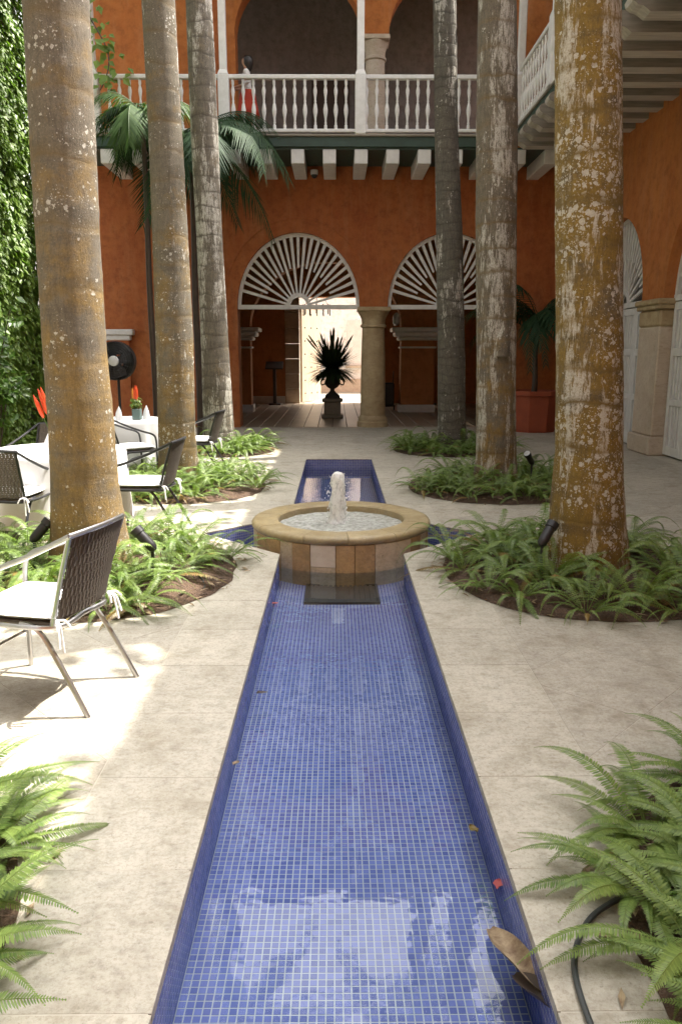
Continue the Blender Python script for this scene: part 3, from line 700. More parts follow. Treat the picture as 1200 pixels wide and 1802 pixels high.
MB().box(XD, XR-0.002, -2, YD-0.11, 5.501, 5.53).build('balcony_soffit', M['green_wood'], hs)
MB().box(XD-0.05, XR, -2, YD-0.11, 5.531, 5.66).build('balcony_fascia', M['green_wood'], hs)
MB().box(XD-0.08, XR, -2, YD-0.11, 5.661, 5.70, 0.008).build('balcony_deck', M['joist_wood'], hs)
# joist with a rounded, carved nose
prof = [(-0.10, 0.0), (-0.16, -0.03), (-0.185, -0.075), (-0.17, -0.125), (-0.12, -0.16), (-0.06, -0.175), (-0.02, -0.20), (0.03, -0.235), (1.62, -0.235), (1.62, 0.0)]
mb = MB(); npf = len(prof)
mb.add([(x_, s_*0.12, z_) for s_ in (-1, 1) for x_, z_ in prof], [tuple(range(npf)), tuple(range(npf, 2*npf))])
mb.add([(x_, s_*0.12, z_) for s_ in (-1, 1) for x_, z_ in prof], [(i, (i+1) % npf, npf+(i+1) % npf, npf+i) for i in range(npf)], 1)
jm = mb.mesh('joist', [M['joist_wood'], M['joist_bounce']])
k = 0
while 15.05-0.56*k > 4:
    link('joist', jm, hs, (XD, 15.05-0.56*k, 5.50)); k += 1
roof(hs, side, -3, 15.1, -1.85, 8.35, 4.5, 11.4)
MB().box(XR+0.41, 10.1, -2, -1.8, 0, 8.9).build('gable_wall', M['orange'], hs)
MB().box(10.2, 10.6, -1.79, 26, 0, 10.5).build('outer_wall', M['orange'], hs)
MB().box(3.25, XR-0.001, -2, 15.0, 8.22, 8.27).build('balcony_ceiling', M['green_wood'], hs)

# house that closes the courtyard behind the camera
hr_ = thing('rear_house', (0, -6.5, 0), 'orange house closing the courtyard opposite the arches', 'house')
arcade(MB(), lambda u, t, z: (u, -6.5-t, z), 0, 0.5, 9.6, [(-6, -4.2, 0), (-1.4, -0.7, 2.5), (2.1, 2.8, 2.5), (5.6, 11, 0)], [(-2.8, 1.4, 2.5, 1.4), (0.7, 1.4, 2.5, 1.4), (4.2, 1.4, 2.5, 1.4)]).build('wall', M['orange'], hr_)
for x_ in (-1.05, 2.45): column(hr_, x_, -6.75, -0.01, 2.5, 0.26, M['coral'])
MB().box(-6, 11, -10.4, -10.0, 0, 9.6).build('inner_wall', M['ochre'], hr_)
roof(hr_, lambda u, t, z: (u, -6.5-t, z), -6.2, 11, -1.0, 9.3, 6, 12.0)

# ------------------------------------------------------------------ balcony railings
bprof = [(0.030, 0), (0.030, 0.07), (0.018, 0.09), (0.024, 0.11), (0.017, 0.14), (0.022, 0.20), (0.040, 0.29), (0.043, 0.34), (0.030, 0.42), (0.017, 0.47), (0.024, 0.49), (0.017, 0.51),
         (0.022, 0.56), (0.036, 0.64), (0.036, 0.68), (0.019, 0.75), (0.028, 0.78), (0.028, 0.86)]
bal = MB().lathe(bprof, 10).mesh('baluster', M['white_wood'], True)
rl = thing('balcony_railing', (0, YD, 5.6), 'white turned baluster railing along the balcony facing the fountain', 'railing')
ZR = 5.60
MB().box(-4.6, 3.38, YD-0.055, YD+0.055, ZR+0.955, ZR+1.03, 0.012).build('top_rail', M['white_wood'], rl)
MB().box(-4.6, 3.38, YD-0.04, YD+0.04, ZR+0.045, ZR+0.105, 0.01).build('bottom_rail', M['white_wood'], rl)
posts = [-4.52, -2.11, 0.42, 3.38]
x = -4.42
while x < 3.30:
    if min(abs(x-p) for p in posts) > 0.11: link('baluster', bal, rl, (x, YD, ZR+0.098))
    x += 0.1905
for p in posts:
    MB().box(p-0.10, p+0.10, YD-0.10, YD+0.10, ZR, ZR+1.02, 0.012).box(p-0.066, p+0.066, YD-0.066, YD+0.066, ZR+1.10, 10.0, 0.012).lathe([(0.14, 1.02), (0.12, 1.06), (0.085, 1.12), (0.07, 1.2)], 4, (p, YD, ZR), pi/4, pi/4+2*pi).build('post', M['white_wood'], rl)
# curved brace at the head of the middle posts
for p in (-2.11, 0.42):
    for sg in (-1, 1):
        pts = [(p+sg*(0.05+0.9*(1-cos(t*pi/2/10))), YD, 7.9+1.3*sin(t*pi/2/10)) for t in range(11)]
        MB().tube(pts, 0.05, 6).build('brace', M['white_wood'], rl)
rs = thing('balcony_railing', (XD, 9, 5.7), 'white turned baluster railing running along the side balcony', 'railing')
ZR = 5.70
MB().box(XD-0.055, XD+0.055, 2, YD-0.12, ZR+0.955, ZR+1.03, 0.012).build('top_rail', M['white_wood'], rs)
MB().box(XD-0.04, XD+0.04, 2, YD-0.12, ZR+0.045, ZR+0.105, 0.01).build('bottom_rail', M['white_wood'], rs)
y = YD-0.26; posts = [13.15, 10.6, 8.1]
while y > 7:
    if min(abs(y-p) for p in posts) > 0.11: link('baluster', bal, rs, (XD, y, ZR+0.098))
    y -= 0.1905
for p in posts:
    MB().box(XD-0.10, XD+0.10, p-0.10, p+0.10, ZR, ZR+1.02, 0.012).box(XD-0.066, XD+0.066, p-0.066, p+0.066, ZR+1.10, 8.219, 0.012).lathe([(0.14, 1.02), (0.12, 1.06), (0.085, 1.12), (0.07, 1.2)], 4, (XD, p, ZR), pi/4, pi/4+2*pi).build('post', M['white_wood'], rs)

# ------------------------------------------------------------------ fountain
ft = thing('fountain', (0, FC, ZF), 'low round stone fountain standing in the crossing of the blue channel', 'fountain')
RD, RO, RIN, ZT = 0.782, 0.80, 0.565, 0.15
MB().lathe([(RD-0.03, ZF), (RD-0.03, ZT-0.075)], 60, (0, FC, 0)).lathe([(RIN+0.01, -0.2), (RIN+0.01, ZT-0.08)], 60, (0, FC, 0)).build('drum_core', M['drum_a'], ft, True)
widths = [0.20, 0.115, 0.15, 0.19, 0.14, 0.155, 0.185, 0.16, 0.145, 0.13, 0.17, 0.12, 0.19, 0.15, 0.17, 0.14, 0.16, 0.18, 0.13, 0.17, 0.2, 0.14, 0.16, 0.15, 0.18, 0.13, 0.17, 0.15]
tones = ['a', 'b', 'a', 'c', 'a', 'a', 'b', 'b', 'a', 'b', 'a', 'a', 'b', 'a', 'b', 'a', 'c', 'a', 'b', 'a', 'a', 'b', 'a', 'b', 'a', 'a', 'b', 'a']
tot = sum(widths); a = R(-109)-2*pi*sum(widths[:3])/tot
for wd, tn in zip(widths, tones):
    a2 = a+2*pi*wd/tot
    def pc(z0, z1, mt):
        vs = []; fs = []; n = 4; g = 0.0035
        ro = RD+random.uniform(-0.003, 0.003)
        for i in range(n+1):
            th = a+g+(a2-a-2*g)*i/n
            for rr in (RD-0.035, ro):
                for z in (z0, z1): vs.append((rr*cos(th), FC+rr*sin(th), z))
        for i in range(n):
            p, q_ = 4*i, 4*i+4; fs += [(p+2, q_+2, q_+3, p+3), (p+1, p+3, q_+3, q_+1), (p, q_, q_+2, p+2)]
        fs += [(0, 2, 3, 1), (4*n, 4*n+1, 4*n+3, 4*n+2)]
        MB().add(vs, fs).build('facing_stone', M['drum_'+mt], ft)
    if tn == 'c': pc(ZF, -0.11, 'b'); pc(-0.105, ZT-0.073, 'c')
    else: pc(ZF, ZT-0.073, tn)
    a = a2
ang = [0, 38, 78, 120, 155, 196, 235, 262, 292, 330, 360]
for i in range(10):
    prof = [(RIN, ZT-0.072), (RO-0.03, ZT-0.072), (RO-0.012, ZT-0.066), (RO, ZT-0.045), (RO, ZT-0.026), (RO-0.012, ZT-0.008), (RO-0.035, ZT), (RIN+0.012, ZT), (RIN, ZT-0.012), (RIN, ZT-0.072)]
    mb = MB().lathe(prof, 9, (0, FC, random.uniform(-0.0015, 0.0015)), R(ang[i]+12)+0.003, R(ang[i+1]+12)-0.003)
    m_ = 10
    for e in (0, 9): mb.f.append(tuple(k*m_+e for k in range(9))); mb.mi.append(0)
    mb.build('rim_stone', M['rim'], ft, True)
# water in the bowl, heaving under the jet
vv = [(0, FC, 0.09)]; ff = []; nr, na = 26, 72
for k in range(1, nr+1):
    for i in range(na):
        r = (RIN+0.005)*k/nr; t = 2*pi*i/na; x, y = r*cos(t), r*sin(t)
        h = 0.085+0.030*math.exp(-(r/0.16)**2)+0.008*mnoise.noise(Vector((x*9, y*9, 1)))+0.003*mnoise.noise(Vector((x*24, y*24, 5)))+0.004*sin(40*r)*math.exp(-r*3)
        vv.append((x, FC+y, h))
for i in range(na): ff.append((0, 1+i, 1+(i+1) % na))
for k in range(nr-1):
    for i in range(na): ff.append((1+k*na+i, 1+(k+1)*na+i, 1+(k+1)*na+(i+1) % na, 1+k*na+(i+1) % na))
MB().add(vv, ff).build('bowl_water', M['basin_water'], ft, 'all')
jx = -0.03
def jj(a, z): return 1+0.30*mnoise.noise(Vector((cos(a)*1.8, sin(a)*1.8, z*9)))+0.20*mnoise.noise(Vector((cos(a)*5, sin(a)*5, z*14+7)))+0.08*mnoise.noise(Vector((cos(a)*9, sin(a)*9, z*50)))
jet = MB().lathe([(0.12, 0.085), (0.088, 0.115)] + [(0.074-0.02*sin(k/18*pi)*0.3-0.012*k/18, 0.13+0.40*k/18) for k in range(18)] + [(0.055, 0.535), (0.035, 0.555), (0.0, 0.565)], 26, (jx, FC, 0), jit=jj)
rnd = random.Random(3)
def ico(mb, c, r):
    bm = bmesh.new(); bmesh.ops.create_icosphere(bm, subdivisions=1, radius=r); bm.verts.index_update()
    mb.add([(p.co.x+c[0], p.co.y+c[1], p.co.z*1.3+c[2]) for p in bm.verts], [[q_.index for q_ in f.verts] for f in bm.faces]); bm.free()
jet.build('water_jet', M['spray'], ft, 'all')
drops = MB()
for k in range(150):
    z = rnd.uniform(0.1, 0.56); rr = 0.055+abs(rnd.gauss(0, 0.025))+0.05*(1-z/0.56)*rnd.random(); t = rnd.uniform(0, 2*pi)
    ico(drops, (jx+rr*cos(t), FC+rr*sin(t), z), rnd.choice([0.003, 0.004, 0.005, 0.007]))
tag(drops.build('droplets', M['spray'], ft, 'all'), kind='stuff')
gr = thing('drain_grate', (0, 5.8, ZF), 'dark rectangular drain cover under water in front of the fountain', 'drain cover')
MB().box(-0.29, 0.29, 5.56, 5.58, ZF+0.001, ZF+0.02).box(-0.29, 0.29, 6.02, 6.04, ZF+0.001, ZF+0.02).box(-0.29, -0.27, 5.5801, 6.0199, ZF+0.001, ZF+0.02).box(0.27, 0.29, 5.5801, 6.0199, ZF+0.001, ZF+0.02).build('frame', M['grate'], gr)
MB().box(-0.269, 0.269, 5.581, 6.019, ZF+0.001, ZF+0.006).build('plate', M['grate'], gr)
for k in range(13): MB().box(-0.26+k*0.04, -0.235+k*0.04, 5.582, 6.018, ZF+0.0061, ZF+0.017).build('bar', M['grate'], gr)

# ------------------------------------------------------------------ foliage generators
def frond_mesh(name, mat, L, n, leaf, wid, rise, droop, ang=70, sag=0.25, rach=0.006, rng=None, tipk=0.15, seg=2, basek=0.5, start=0.06):
    """a feather-shaped frond along +x: rachis that rises then droops, pairs of pointed leaflets"""
    rng = rng or random.Random(1); mb = MB()
    def pos(t): return Vector((L*t*(1-0.12*t*t*droop), 0.03*L*sin(t*4+L*9), L*(rise*t-droop*t*t)))
    pts = [pos(i/12) for i in range(13)]
    mb.tube(pts, [rach*(1-0.8*i/12) for i in range(13)], 4)
    for i in range(n):
        t = start+(1-start)*(i+0.5)/n; p = pos(t); tg = (pos(min(1, t+0.02))-pos(t-0.02)).normalized()
        prof = basek+(1-basek)*min(1, t/0.22) if t < 0.35 else 1.0
        prof *= max(tipk, 1-max(0, (t-0.45)/0.55)**1.35)
        for s in (-1, 1):
            sd_ = Vector((-tg.y, tg.x, 0)).normalized()*s
            up = sd_.cross(tg)*s
            a = R(ang+rng.uniform(-7, 7))*(1-0.35*t)
            d = (tg*cos(a)+sd_*sin(a)).normalized()
            l = leaf*prof*rng.uniform(0.88, 1.08); w_ = wid*(0.45+0.55*prof)*0.5
            wv = d.cross(up).normalized()*w_
            dz = Vector((0, 0, -sag*l)); lift = up*0.10*l
            b0 = p; m_ = p+d*l*0.42+lift+dz*0.15; e = p+d*l+dz*rng.uniform(0.7, 1.3)
            if seg == 2:
                mb.add([b0-wv*0.55, b0+wv*0.55, m_+wv, m_-wv, e], [(0, 1, 2, 3), (3, 2, 4)])
            else:
                m2 = p+d*l*0.75+lift*0.5+dz*0.5
                mb.add([b0-wv*0.6, b0+wv*0.6, m_+wv, m_-wv, m2+wv*0.72, m2-wv*0.72, e], [(0, 1, 2, 3), (3, 2, 4, 5), (5, 4, 6)])
    me = bpy.data.meshes.new(name); me.from_pydata(mb.v, [], mb.f); me.materials.append(mat)
    return me

# ------------------------------------------------------------------ royal palms
TR = {  # (x, z, radius) down the trunk
 1: (5.5, [(-1.835, 3.81, 0.206), (-1.849, 3.06, 0.21), (-1.859, 2.43, 0.21), (-1.865, 1.6, 0.214), (-1.857, 1.09, 0.227), (-1.86, 0.68, 0.238), (-1.852, 0.28, 0.272), (-1.85, 0.0, 0.31)]),
 2: (9.3, [(-1.962, 5.35, 0.178), (-1.948, 4.07, 0.184), (-1.942, 3.01, 0.199), (-1.945, 1.74, 0.218), (-1.962, 0.67, 0.22), (-1.96, 0.3, 0.235), (-1.96, 0, 0.28)]),
 3: (13.0, [(-2.114, 6.84, 0.198), (-2.092, 5.05, 0.215), (-2.073, 3.57, 0.205), (-2.041, 1.79, 0.225), (-2.021, 0.39, 0.258), (-2.02, 0, 0.30)]),
 4: (13.0, [(1.614, 6.85, 0.173), (1.69, 5.05, 0.183), (1.776, 3.58, 0.208), (1.81, 2.88, 0.218), (1.876, 1.42, 0.227), (1.911, 0.39, 0.236), (1.92, 0, 0.28)]),
 5: (9.3, [(1.714, 5.36, 0.205), (1.764, 4.07, 0.23), (1.797, 3.01, 0.232), (1.861, 1.47, 0.228), (1.905, 0.39, 0.24), (1.91, 0, 0.28)]),
 6: (5.5, [(1.579, 3.82, 0.205), (1.633, 3.06, 0.216), (1.676, 2.44, 0.223), (1.74, 1.53, 0.227), (1.775, 0.88, 0.238), (1.779, 0.67, 0.252), (1.798, 0.38, 0.272), (1.81, 0.2, 0.292), (1.81, 0, 0.31)]),
}
GB = (0.20, 0.165, 0.115); MU = (0.36, 0.205, 0.035)
TM = {1: trunk_mat('trunk_mustard_a', (0.17, 0.14, 0.10), (0.26, 0.165, 0.05), 0.90, 0.55, 0.12, 0.42, 1, 0.075), 2: trunk_mat('trunk_mustard_b', (0.16, 0.135, 0.095), (0.23, 0.15, 0.05), 0.80, 0.55, 0.50, 0.30, 2, 0.05),
      3: trunk_mat('trunk_grey_c', (0.17, 0.145, 0.11), (0.24, 0.19, 0.12), 0.2, 0.1, 0.85, 0.22, 3, 0, 0.6), 4: trunk_mat('trunk_grey_d', (0.13, 0.115, 0.09), (0.16, 0.15, 0.10), 0.1, 0.2, 0.62, 0.15, 4, 0, 0.6, 0.25),
      5: trunk_mat('trunk_grey_e', (0.18, 0.15, 0.11), (0.27, 0.17, 0.05), 0.55, 0.3, 0.80, 0.26, 5, 0.05, 0.55), 6: trunk_mat('trunk_mustard_f', (0.12, 0.10, 0.07), (0.25, 0.155, 0.024), 0.88, 0.95, 0.62, 0.27, 6, 0.0)}
TL = {1: ('mustard brown palm trunk rising behind the nearest aluminium chair', 0.6), 2: ('lichen-flecked palm trunk beside the farther white table', 0.55), 3: ('grey and white streaked palm trunk nearest the sunburst arch and ginger-coloured wall', 0.4),
      4: ('slimmest dark grey palm trunk, in front of the partly hidden fanlight', 0.4), 5: ('grey blotched palm trunk with a knot, between slim dark palm and the spotted one', 0.45), 6: ('thick mustard palm trunk covered in white lichen spots beside the fountain', 0.5)}
rng = random.Random(11)
crown_parts = MB(); cr_me = None
cf = [frond_mesh('crown_frond', M['palm'], 2.8, 42, 0.55, 0.035, rs_, dr_, 62, 0.55, 0.03, random.Random(i), 0.3) for i, (rs_, dr_) in enumerate(((0.9, 0.7), (0.5, 0.75), (0.15, 0.6)))]
vs = []; fs = []
for i in range(15):
    me = cf[i % 3]; mt = Matrix.Rotation(2.4*i, 4, 'Z'); o_ = len(vs)
    vs += [tuple(mt @ v_.co) for v_ in me.vertices]; fs += [tuple(k+o_ for k in p.vertices) for p in me.polygons]
cr_me = bpy.data.meshes.new('crown'); cr_me.from_pydata(vs, [], fs); cr_me.materials.append(M['palm'])
TOP = {1: 19.0, 2: 19.5, 3: 9.9, 4: 10.5, 5: 21.5, 6: 21.5}
for k, (yt, prof) in TR.items():
    t = thing('palm_tree', (prof[-1][0], yt, 0), TL[k][0], 'palm tree', 'royal palms lining the channel')
    pr = prof[::-1]; zt = TOP[k]
    x1, z1, r1 = pr[-1]; sl = (pr[-1][0]-pr[-3][0])/(pr[-1][1]-pr[-3][1])
    for q_ in range(1, 6):
        f = q_/5; pr.append((x1+sl*0.3*(zt-z1)*f*(1-0.5*f), z1+(zt-z1)*f, r1*(1-0.32*f)))
    # resample with the ring scars as real steps
    zs = []; z = 0.0
    while z < zt: zs.append(z); z += 0.035 if z < 7.2 else 0.3
    mb = MB(); na = 28; vv = []; ff = []
    def at(z):
        for (xa, za, ra), (xb, zb, rb) in zip(pr, pr[1:]):
            if z <= zb: f = (z-za)/(zb-za); return xa+(xb-xa)*f, ra+(rb-ra)*f
        return pr[-1][0], pr[-1][2]
    ringh = {1: .42, 2: .30, 3: .22, 4: .17, 5: .26, 6: .27}[k]
    for z in zs:
        x, r = at(z); fr_ = (z/ringh) % 1.0
        for i in range(na):
            a = 2*pi*i/na; rr = r*(1+0.022*mnoise.noise(Vector((cos(a)*1.4+k*5, sin(a)*1.4, z*1.2)))+0.012*mnoise.noise(Vector((cos(a)*5+k, sin(a)*5, z*6))))
            rr += (0.0025 if fr_ < 0.14 else 0)
            if z < 0.5: rr *= 1+0.05*(1-z/0.5)*sin(7*a+k)
            vv.append((x+rr*cos(a), yt+rr*sin(a), z))
    nz = len(zs)
    for j in range(nz-1):
        for i in range(na): ff.append((j*na+i, j*na+(i+1) % na, (j+1)*na+(i+1) % na, (j+1)*na+i))
    mb.add(vv, ff).build('trunk', TM[k], t, 'all')
    xt, rt = at(zt-0.01)
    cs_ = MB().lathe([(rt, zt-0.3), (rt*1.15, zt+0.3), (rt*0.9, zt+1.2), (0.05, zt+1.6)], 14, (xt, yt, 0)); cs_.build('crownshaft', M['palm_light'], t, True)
    c_ = link('crown', cr_me, t, (xt, yt, zt+1.35)); c_.rotation_euler = (0, 0, k*1.3)
    if k == 5:   # healed knot on the trunk
        xk, rk = at(1.72)
        MB().lathe([(0.10, -0.16), (0.095, 0.0), (0.06, 0.16), (0.0, 0.26)], 10, (xk+0.03, yt-rk+0.045, 1.72)).build('knot', TM[5], t, True)

# ------------------------------------------------------------------ ferns
frg = random.Random(5)
fern_me = [frond_mesh('frond', M['fern'], 1.0, 56, 0.082, 0.0145, ri_, dr_, 82, 0.25, 0.006, random.Random(20+i), 0.10, 3, 0.5, 0.10)
           for i, (ri_, dr_) in enumerate(((1.05, 0.80), (0.80, 0.75), (0.60, 0.62), (1.25, 1.20), (0.9, 1.0), (0.40, 0.45)))]
fern_fine = [frond_mesh('frond', M['fern'], 1.0, 44, 0.080, 0.0155, ri_, dr_, 80, 0.3, 0.005, random.Random(60+i), 0.10, 2, 0.6, 0.08)
             for i, (ri_, dr_) in enumerate(((1.05, 0.85), (0.80, 0.80), (0.60, 0.7), (1.3, 1.3), (0.9, 1.05), (0.45, 0.55), (1.6, 1.45)))]
fern_old = [frond_mesh('frond', M['fern_old'], 1.0, 34, 0.085, 0.022, 0.35, 0.45, 72, 0.4, 0.006, random.Random(40), 0.10, 2, 0.5, 0.12)]
def fern(x, y, z, size, nf, label, group, low=False):
    t = thing('fern', (x, y, z), label, 'fern', group)
    a0 = frg.uniform(0, 6.28)
    for i in range(nf):
        me = frg.choice(([fern_me[1], fern_me[2], fern_me[5], fern_me[2]] if low else fern_fine) if low or frg.random() > 0.08 else fern_old)
        o = bpy.data.objects.new('frond', me); COL.objects.link(o); o.parent = t
        a = a0+i*2.399+frg.uniform(-0.3, 0.3); s = size*frg.uniform(0.45, 1.2)
        o.location = (0.03*cos(a), 0.03*sin(a), 0); o.scale = (s, s*frg.uniform(0.85, 1.15), s)
        o.rotation_euler = (frg.uniform(-0.3, 0.3), frg.uniform(-0.35, 0.15), a)
BL = ['green sword fern in the bed around the mustard trunk by the nearest chair', 'sunlit fern in the bed around the trunk beside the farther table', 'sunlit fern in the farthest bed by the white-streaked trunk',
      'fern in the farthest bed, around the slim dark palm', 'fern in the round bed of the grey blotched palm', 'fern in the bed around the thick white-spotted palm', 'large bright fern in the foreground beside the black hose', 'large bright fern in the foreground opposite the hose, on the chair side']
BG = ['ferns round the mustard palm', 'ferns round the palm by the far table', 'ferns round the streaked palm', 'ferns round the slim palm', 'ferns round the blotched palm', 'ferns round the spotted palm', 'foreground ferns by the hose', 'foreground ferns on the chair side']
for bi, (bx, by, br) in enumerate(BEDS):
    fg = bi >= 6; frg = random.Random(100+bi)
    spots = []; tries = 0; want = 38 if not fg else 40
    while len(spots) < want and tries < 3000:
        tries += 1; a = frg.uniform(0, 2*pi); r = br*sqrt(frg.uniform(0.10 if not fg else 0.0, 0.90))
        x, y = bx+r*cos(a), by+r*sin(a)
        if fg and (abs(x) > 2.1 or y < 1.0) and frg.random() < 0.8: continue
        if all(math.hypot(x-p, y-q_) > 0.16 for p, q_ in spots): spots.append((x, y))
    for x, y in spots:
        if bi in (2, 3) and y > by+0.45: continue
        edge = math.hypot(x-bx, y-by)/br
        fern(x, y, 0.05 if edge < 0.8 else 0.03, (0.60 if bi < 6 else 0.57 if bi == 6 else 0.56)*(1.0-0.25*edge), 19 if not fg else 22, BL[bi], BG[bi], fg)

# ------------------------------------------------------------------ ivy wall
gw = MB().box(-5.9, -5.45, -3, 14.5, 0, 9.2, 0.02).build('garden_wall', M['grey_wall']); tag(gw, 'tall garden wall hidden under hanging green ivy', 'wall')
ir = random.Random(9); vs = []; fs = []
def leaf(c, nrm, size, roll):
    nrm = nrm.normalized(); u = nrm.cross(Vector((0, 0, 1))); u = u.normalized() if u.length > 1e-3 else Vector((0, 1, 0)); v_ = u.cross(nrm)
    d = (v_*-cos(roll)+u*sin(roll)); s_ = d.cross(nrm); k = len(vs)
    vs.extend([tuple(c), tuple(c+d*size*0.38+s_*size*0.36+nrm*size*0.08), tuple(c+d*size), tuple(c+d*size*0.38-s_*size*0.36+nrm*size*0.08)]); fs.append((k, k+1, k+2)); fs.append((k, k+2, k+3))
def ivy_depth(y, z): return 0.16+0.16*mnoise.noise(Vector((y*1.1, z*0.7, 2)))+0.12*mnoise.noise(Vector((y*3.0, z*2.2, 8)))
for i in range(46000):
    y = ir.uniform(9.8, 14.55) if i < 40000 else ir.uniform(-2, 9.8); z = ir.uniform(0.02, 9.3)
    dp = ivy_depth(y, z)
    if dp < 0.03: continue
    x = -5.43+dp*ir.uniform(0.55, 1.15)
    leaf(Vector((x, y, z)), Vector((1.0, ir.uniform(-0.7, 0.5), ir.uniform(-0.1, 1.1))), ir.uniform(0.07, 0.14), ir.uniform(-0.8, 0.8))
for i in range(1500):   # the ivy turns the end of the wall
    z = ir.uniform(0.02, 9.3); leaf(Vector((ir.uniform(-5.9, -5.3), 14.52+ir.uniform(0, 0.12), z)), Vector((0.3, 1, 0.4)), ir.uniform(0.07, 0.13), ir.uniform(-1, 1))
me = bpy.data.meshes.new('ivy'); me.from_pydata(vs, [], fs); me.materials.append(M['ivy'])
tag(link('ivy', me), 'dense curtain of green ivy covering the tall garden wall', 'ivy', kind='stuff')
# leafy shrub at the foot of the ivy
def shrub(name, loc, rx, rz, nl, size, label, mat):
    global vs, fs
    t = thing(name, loc, label, 'shrub'); vs = []; fs = []; br_ = MB(); r_ = random.Random(int(loc[1]*10))
    for b_ in range(16):
        a = r_.uniform(0, 6.28); e = Vector((cos(a)*rx*r_.uniform(0.3, 1), sin(a)*rx*r_.uniform(0.3, 1), rz*r_.uniform(0.5, 1.0))); m_ = e*0.5+Vector((0, 0, 0.2*rz))
        p0 = Vector(loc); br_.tube([p0, p0+m_, p0+e], [0.012, 0.008, 0.004], 5)
        for q_ in range(nl//16):
            f = r_.uniform(0.3, 1.05); c = p0+(m_*(2*f) if f < 0.5 else m_+(e-m_)*(2*f-1))+Vector((r_.gauss(0, 0.07), r_.gauss(0, 0.07), r_.gauss(0, 0.07)))
            leaf(c, Vector((r_.uniform(-0.6, 0.8), r_.uniform(-0.9, 0.3), r_.uniform(0.2, 1))), size*r_.uniform(0.7, 1.2), r_.uniform(-1.5, 1.5))
    br_.build('stem', M['dark_wood'], t); me = bpy.data.meshes.new('foliage'); me.from_pydata(vs, [], fs); me.materials.append(mat)
    link('foliage', me, t)
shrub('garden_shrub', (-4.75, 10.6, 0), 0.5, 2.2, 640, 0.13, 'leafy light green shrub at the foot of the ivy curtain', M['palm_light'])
# creeper added along the side house's unseen eave to break its shade edge
vs = []; fs = []; ev = random.Random(14)
for i in range(420):
    y = ev.uniform(0.0, 16.0); h = max(0, mnoise.noise(Vector((y*1.1, 0, 4)))+0.5)
    if ev.random() > h: continue
    leaf(Vector((3.05-abs(ev.gauss(0, 0.22))*h, y, 8.36+ev.gauss(0, 0.14))), Vector((ev.uniform(-.6, .6), ev.uniform(-.6, .6), 1)), ev.uniform(0.14, 0.26), ev.uniform(-3, 3))
me = bpy.data.meshes.new('shade_creeper'); me.from_pydata(vs, [], fs); me.materials.append(M['ivy'])
tag(link('shade_creeper', me), 'green creeper added out of view along the side eave to break its shade', 'shade_creeper', kind='stuff')
# vine hanging by the balcony's end post
vs = []; fs = []; hv = random.Random(4)
for i in range(110):
    z = hv.uniform(6.3, 9.0); leaf(Vector((-4.35+0.2*sin(z*3)+hv.gauss(0, 0.13), 15.35+hv.gauss(0, 0.1), z)), Vector((hv.uniform(-.5, .8), -1, hv.uniform(0, 1))), hv.uniform(0.13, 0.2), hv.uniform(-1, 1))
t = thing('hanging_vine', (-4.4, 15.35, 9.0), 'thin leafy vine hanging at the end post of the balcony', 'vine')
MB().tube([(-4.35+0.2*sin(z*0.3), 15.35, z*0.1) for z in range(63, 106)], 0.012, 5).build('stem', M['dark_wood'], t)
me = bpy.data.meshes.new('foliage'); me.from_pydata(vs, [], fs); me.materials.append(M['ivy']); link('foliage', me, t)

# ------------------------------------------------------------------ smaller palms
def small_palm(loc, ztop, nf, L, label, mat, r0=0.07, name='slender_palm', planter=None, seed=1, n=34, leaf_=0.5):
    r_ = random.Random(seed); t = thing(name, loc, label, 'palm')
    x, y, z0 = loc
    MB().tube([(x+0.012*sin(k), y, z0+(ztop-z0)*k/10) for k in range(11)], [r0*(1-0.35*k/10) for k in range(11)], 10).build('trunk', M['dark_wood'], t, True)
    me = [frond_mesh('frond', mat, L, n, leaf_, 0.034, a_, b_, 58, 0.7, 0.014, random.Random(seed*7+i), 0.3) for i, (a_, b_) in enumerate(((1.0, 1.0), (0.75, 1.05), (0.5, 0.95), (0.25, 0.9)))]
    for i in range(nf):
        o = link('frond', me[i % 4], t, (x, y, ztop-0.05)); s = r_.uniform(0.8, 1.1); o.scale = (s, s, s)
        o.rotation_euler = (r_.uniform(-0.3, 0.3), r_.uniform(-0.2, 0.2), i*2.399+r_.uniform(-0.2, 0.2))
    return t
small_palm((-2.62, 14.7, 0.0), 5.35, 18, 2.05, 'slender palm with drooping feathery fronds between two trunks, before the balcony', M['palm'], seed=3, n=50, leaf_=0.62)
small_palm((-3.22, 13.7, 0.0), 5.5, 8, 1.15, 'second slender palm with shorter brighter fronds beside the flecked trunk', M['palm_mid'], seed=5, r0=0.06, leaf_=0.5)
pl = thing('planter', (4.05, 16.05, 0), 'eight-sided terracotta planter in the shaded corner by the arch', 'planter')
MB().lathe([(0.44, 0.0), (0.46, 0.05), (0.50, 0.74), (0.55, 0.75), (0.55, 0.84), (0.49, 0.84), (0.47, 0.76)], 8, (4.05, 16.05, 0), R(22.5), R(22.5)+2*pi).build('pot', M['terracotta'], pl)
MB().lathe([(0.465, 0.775), (0.2, 0.80), (0.0, 0.81)], 16, (4.05, 16.05, 0)).build('soil', M['soil'], pl, True)
small_palm((4.05, 16.05, 0.79), 2.35, 22, 1.8, 'dark bushy palm growing in the terracotta corner planter', M['palm'], name='potted_palm', seed=8, r0=0.06, n=30, leaf_=0.42)

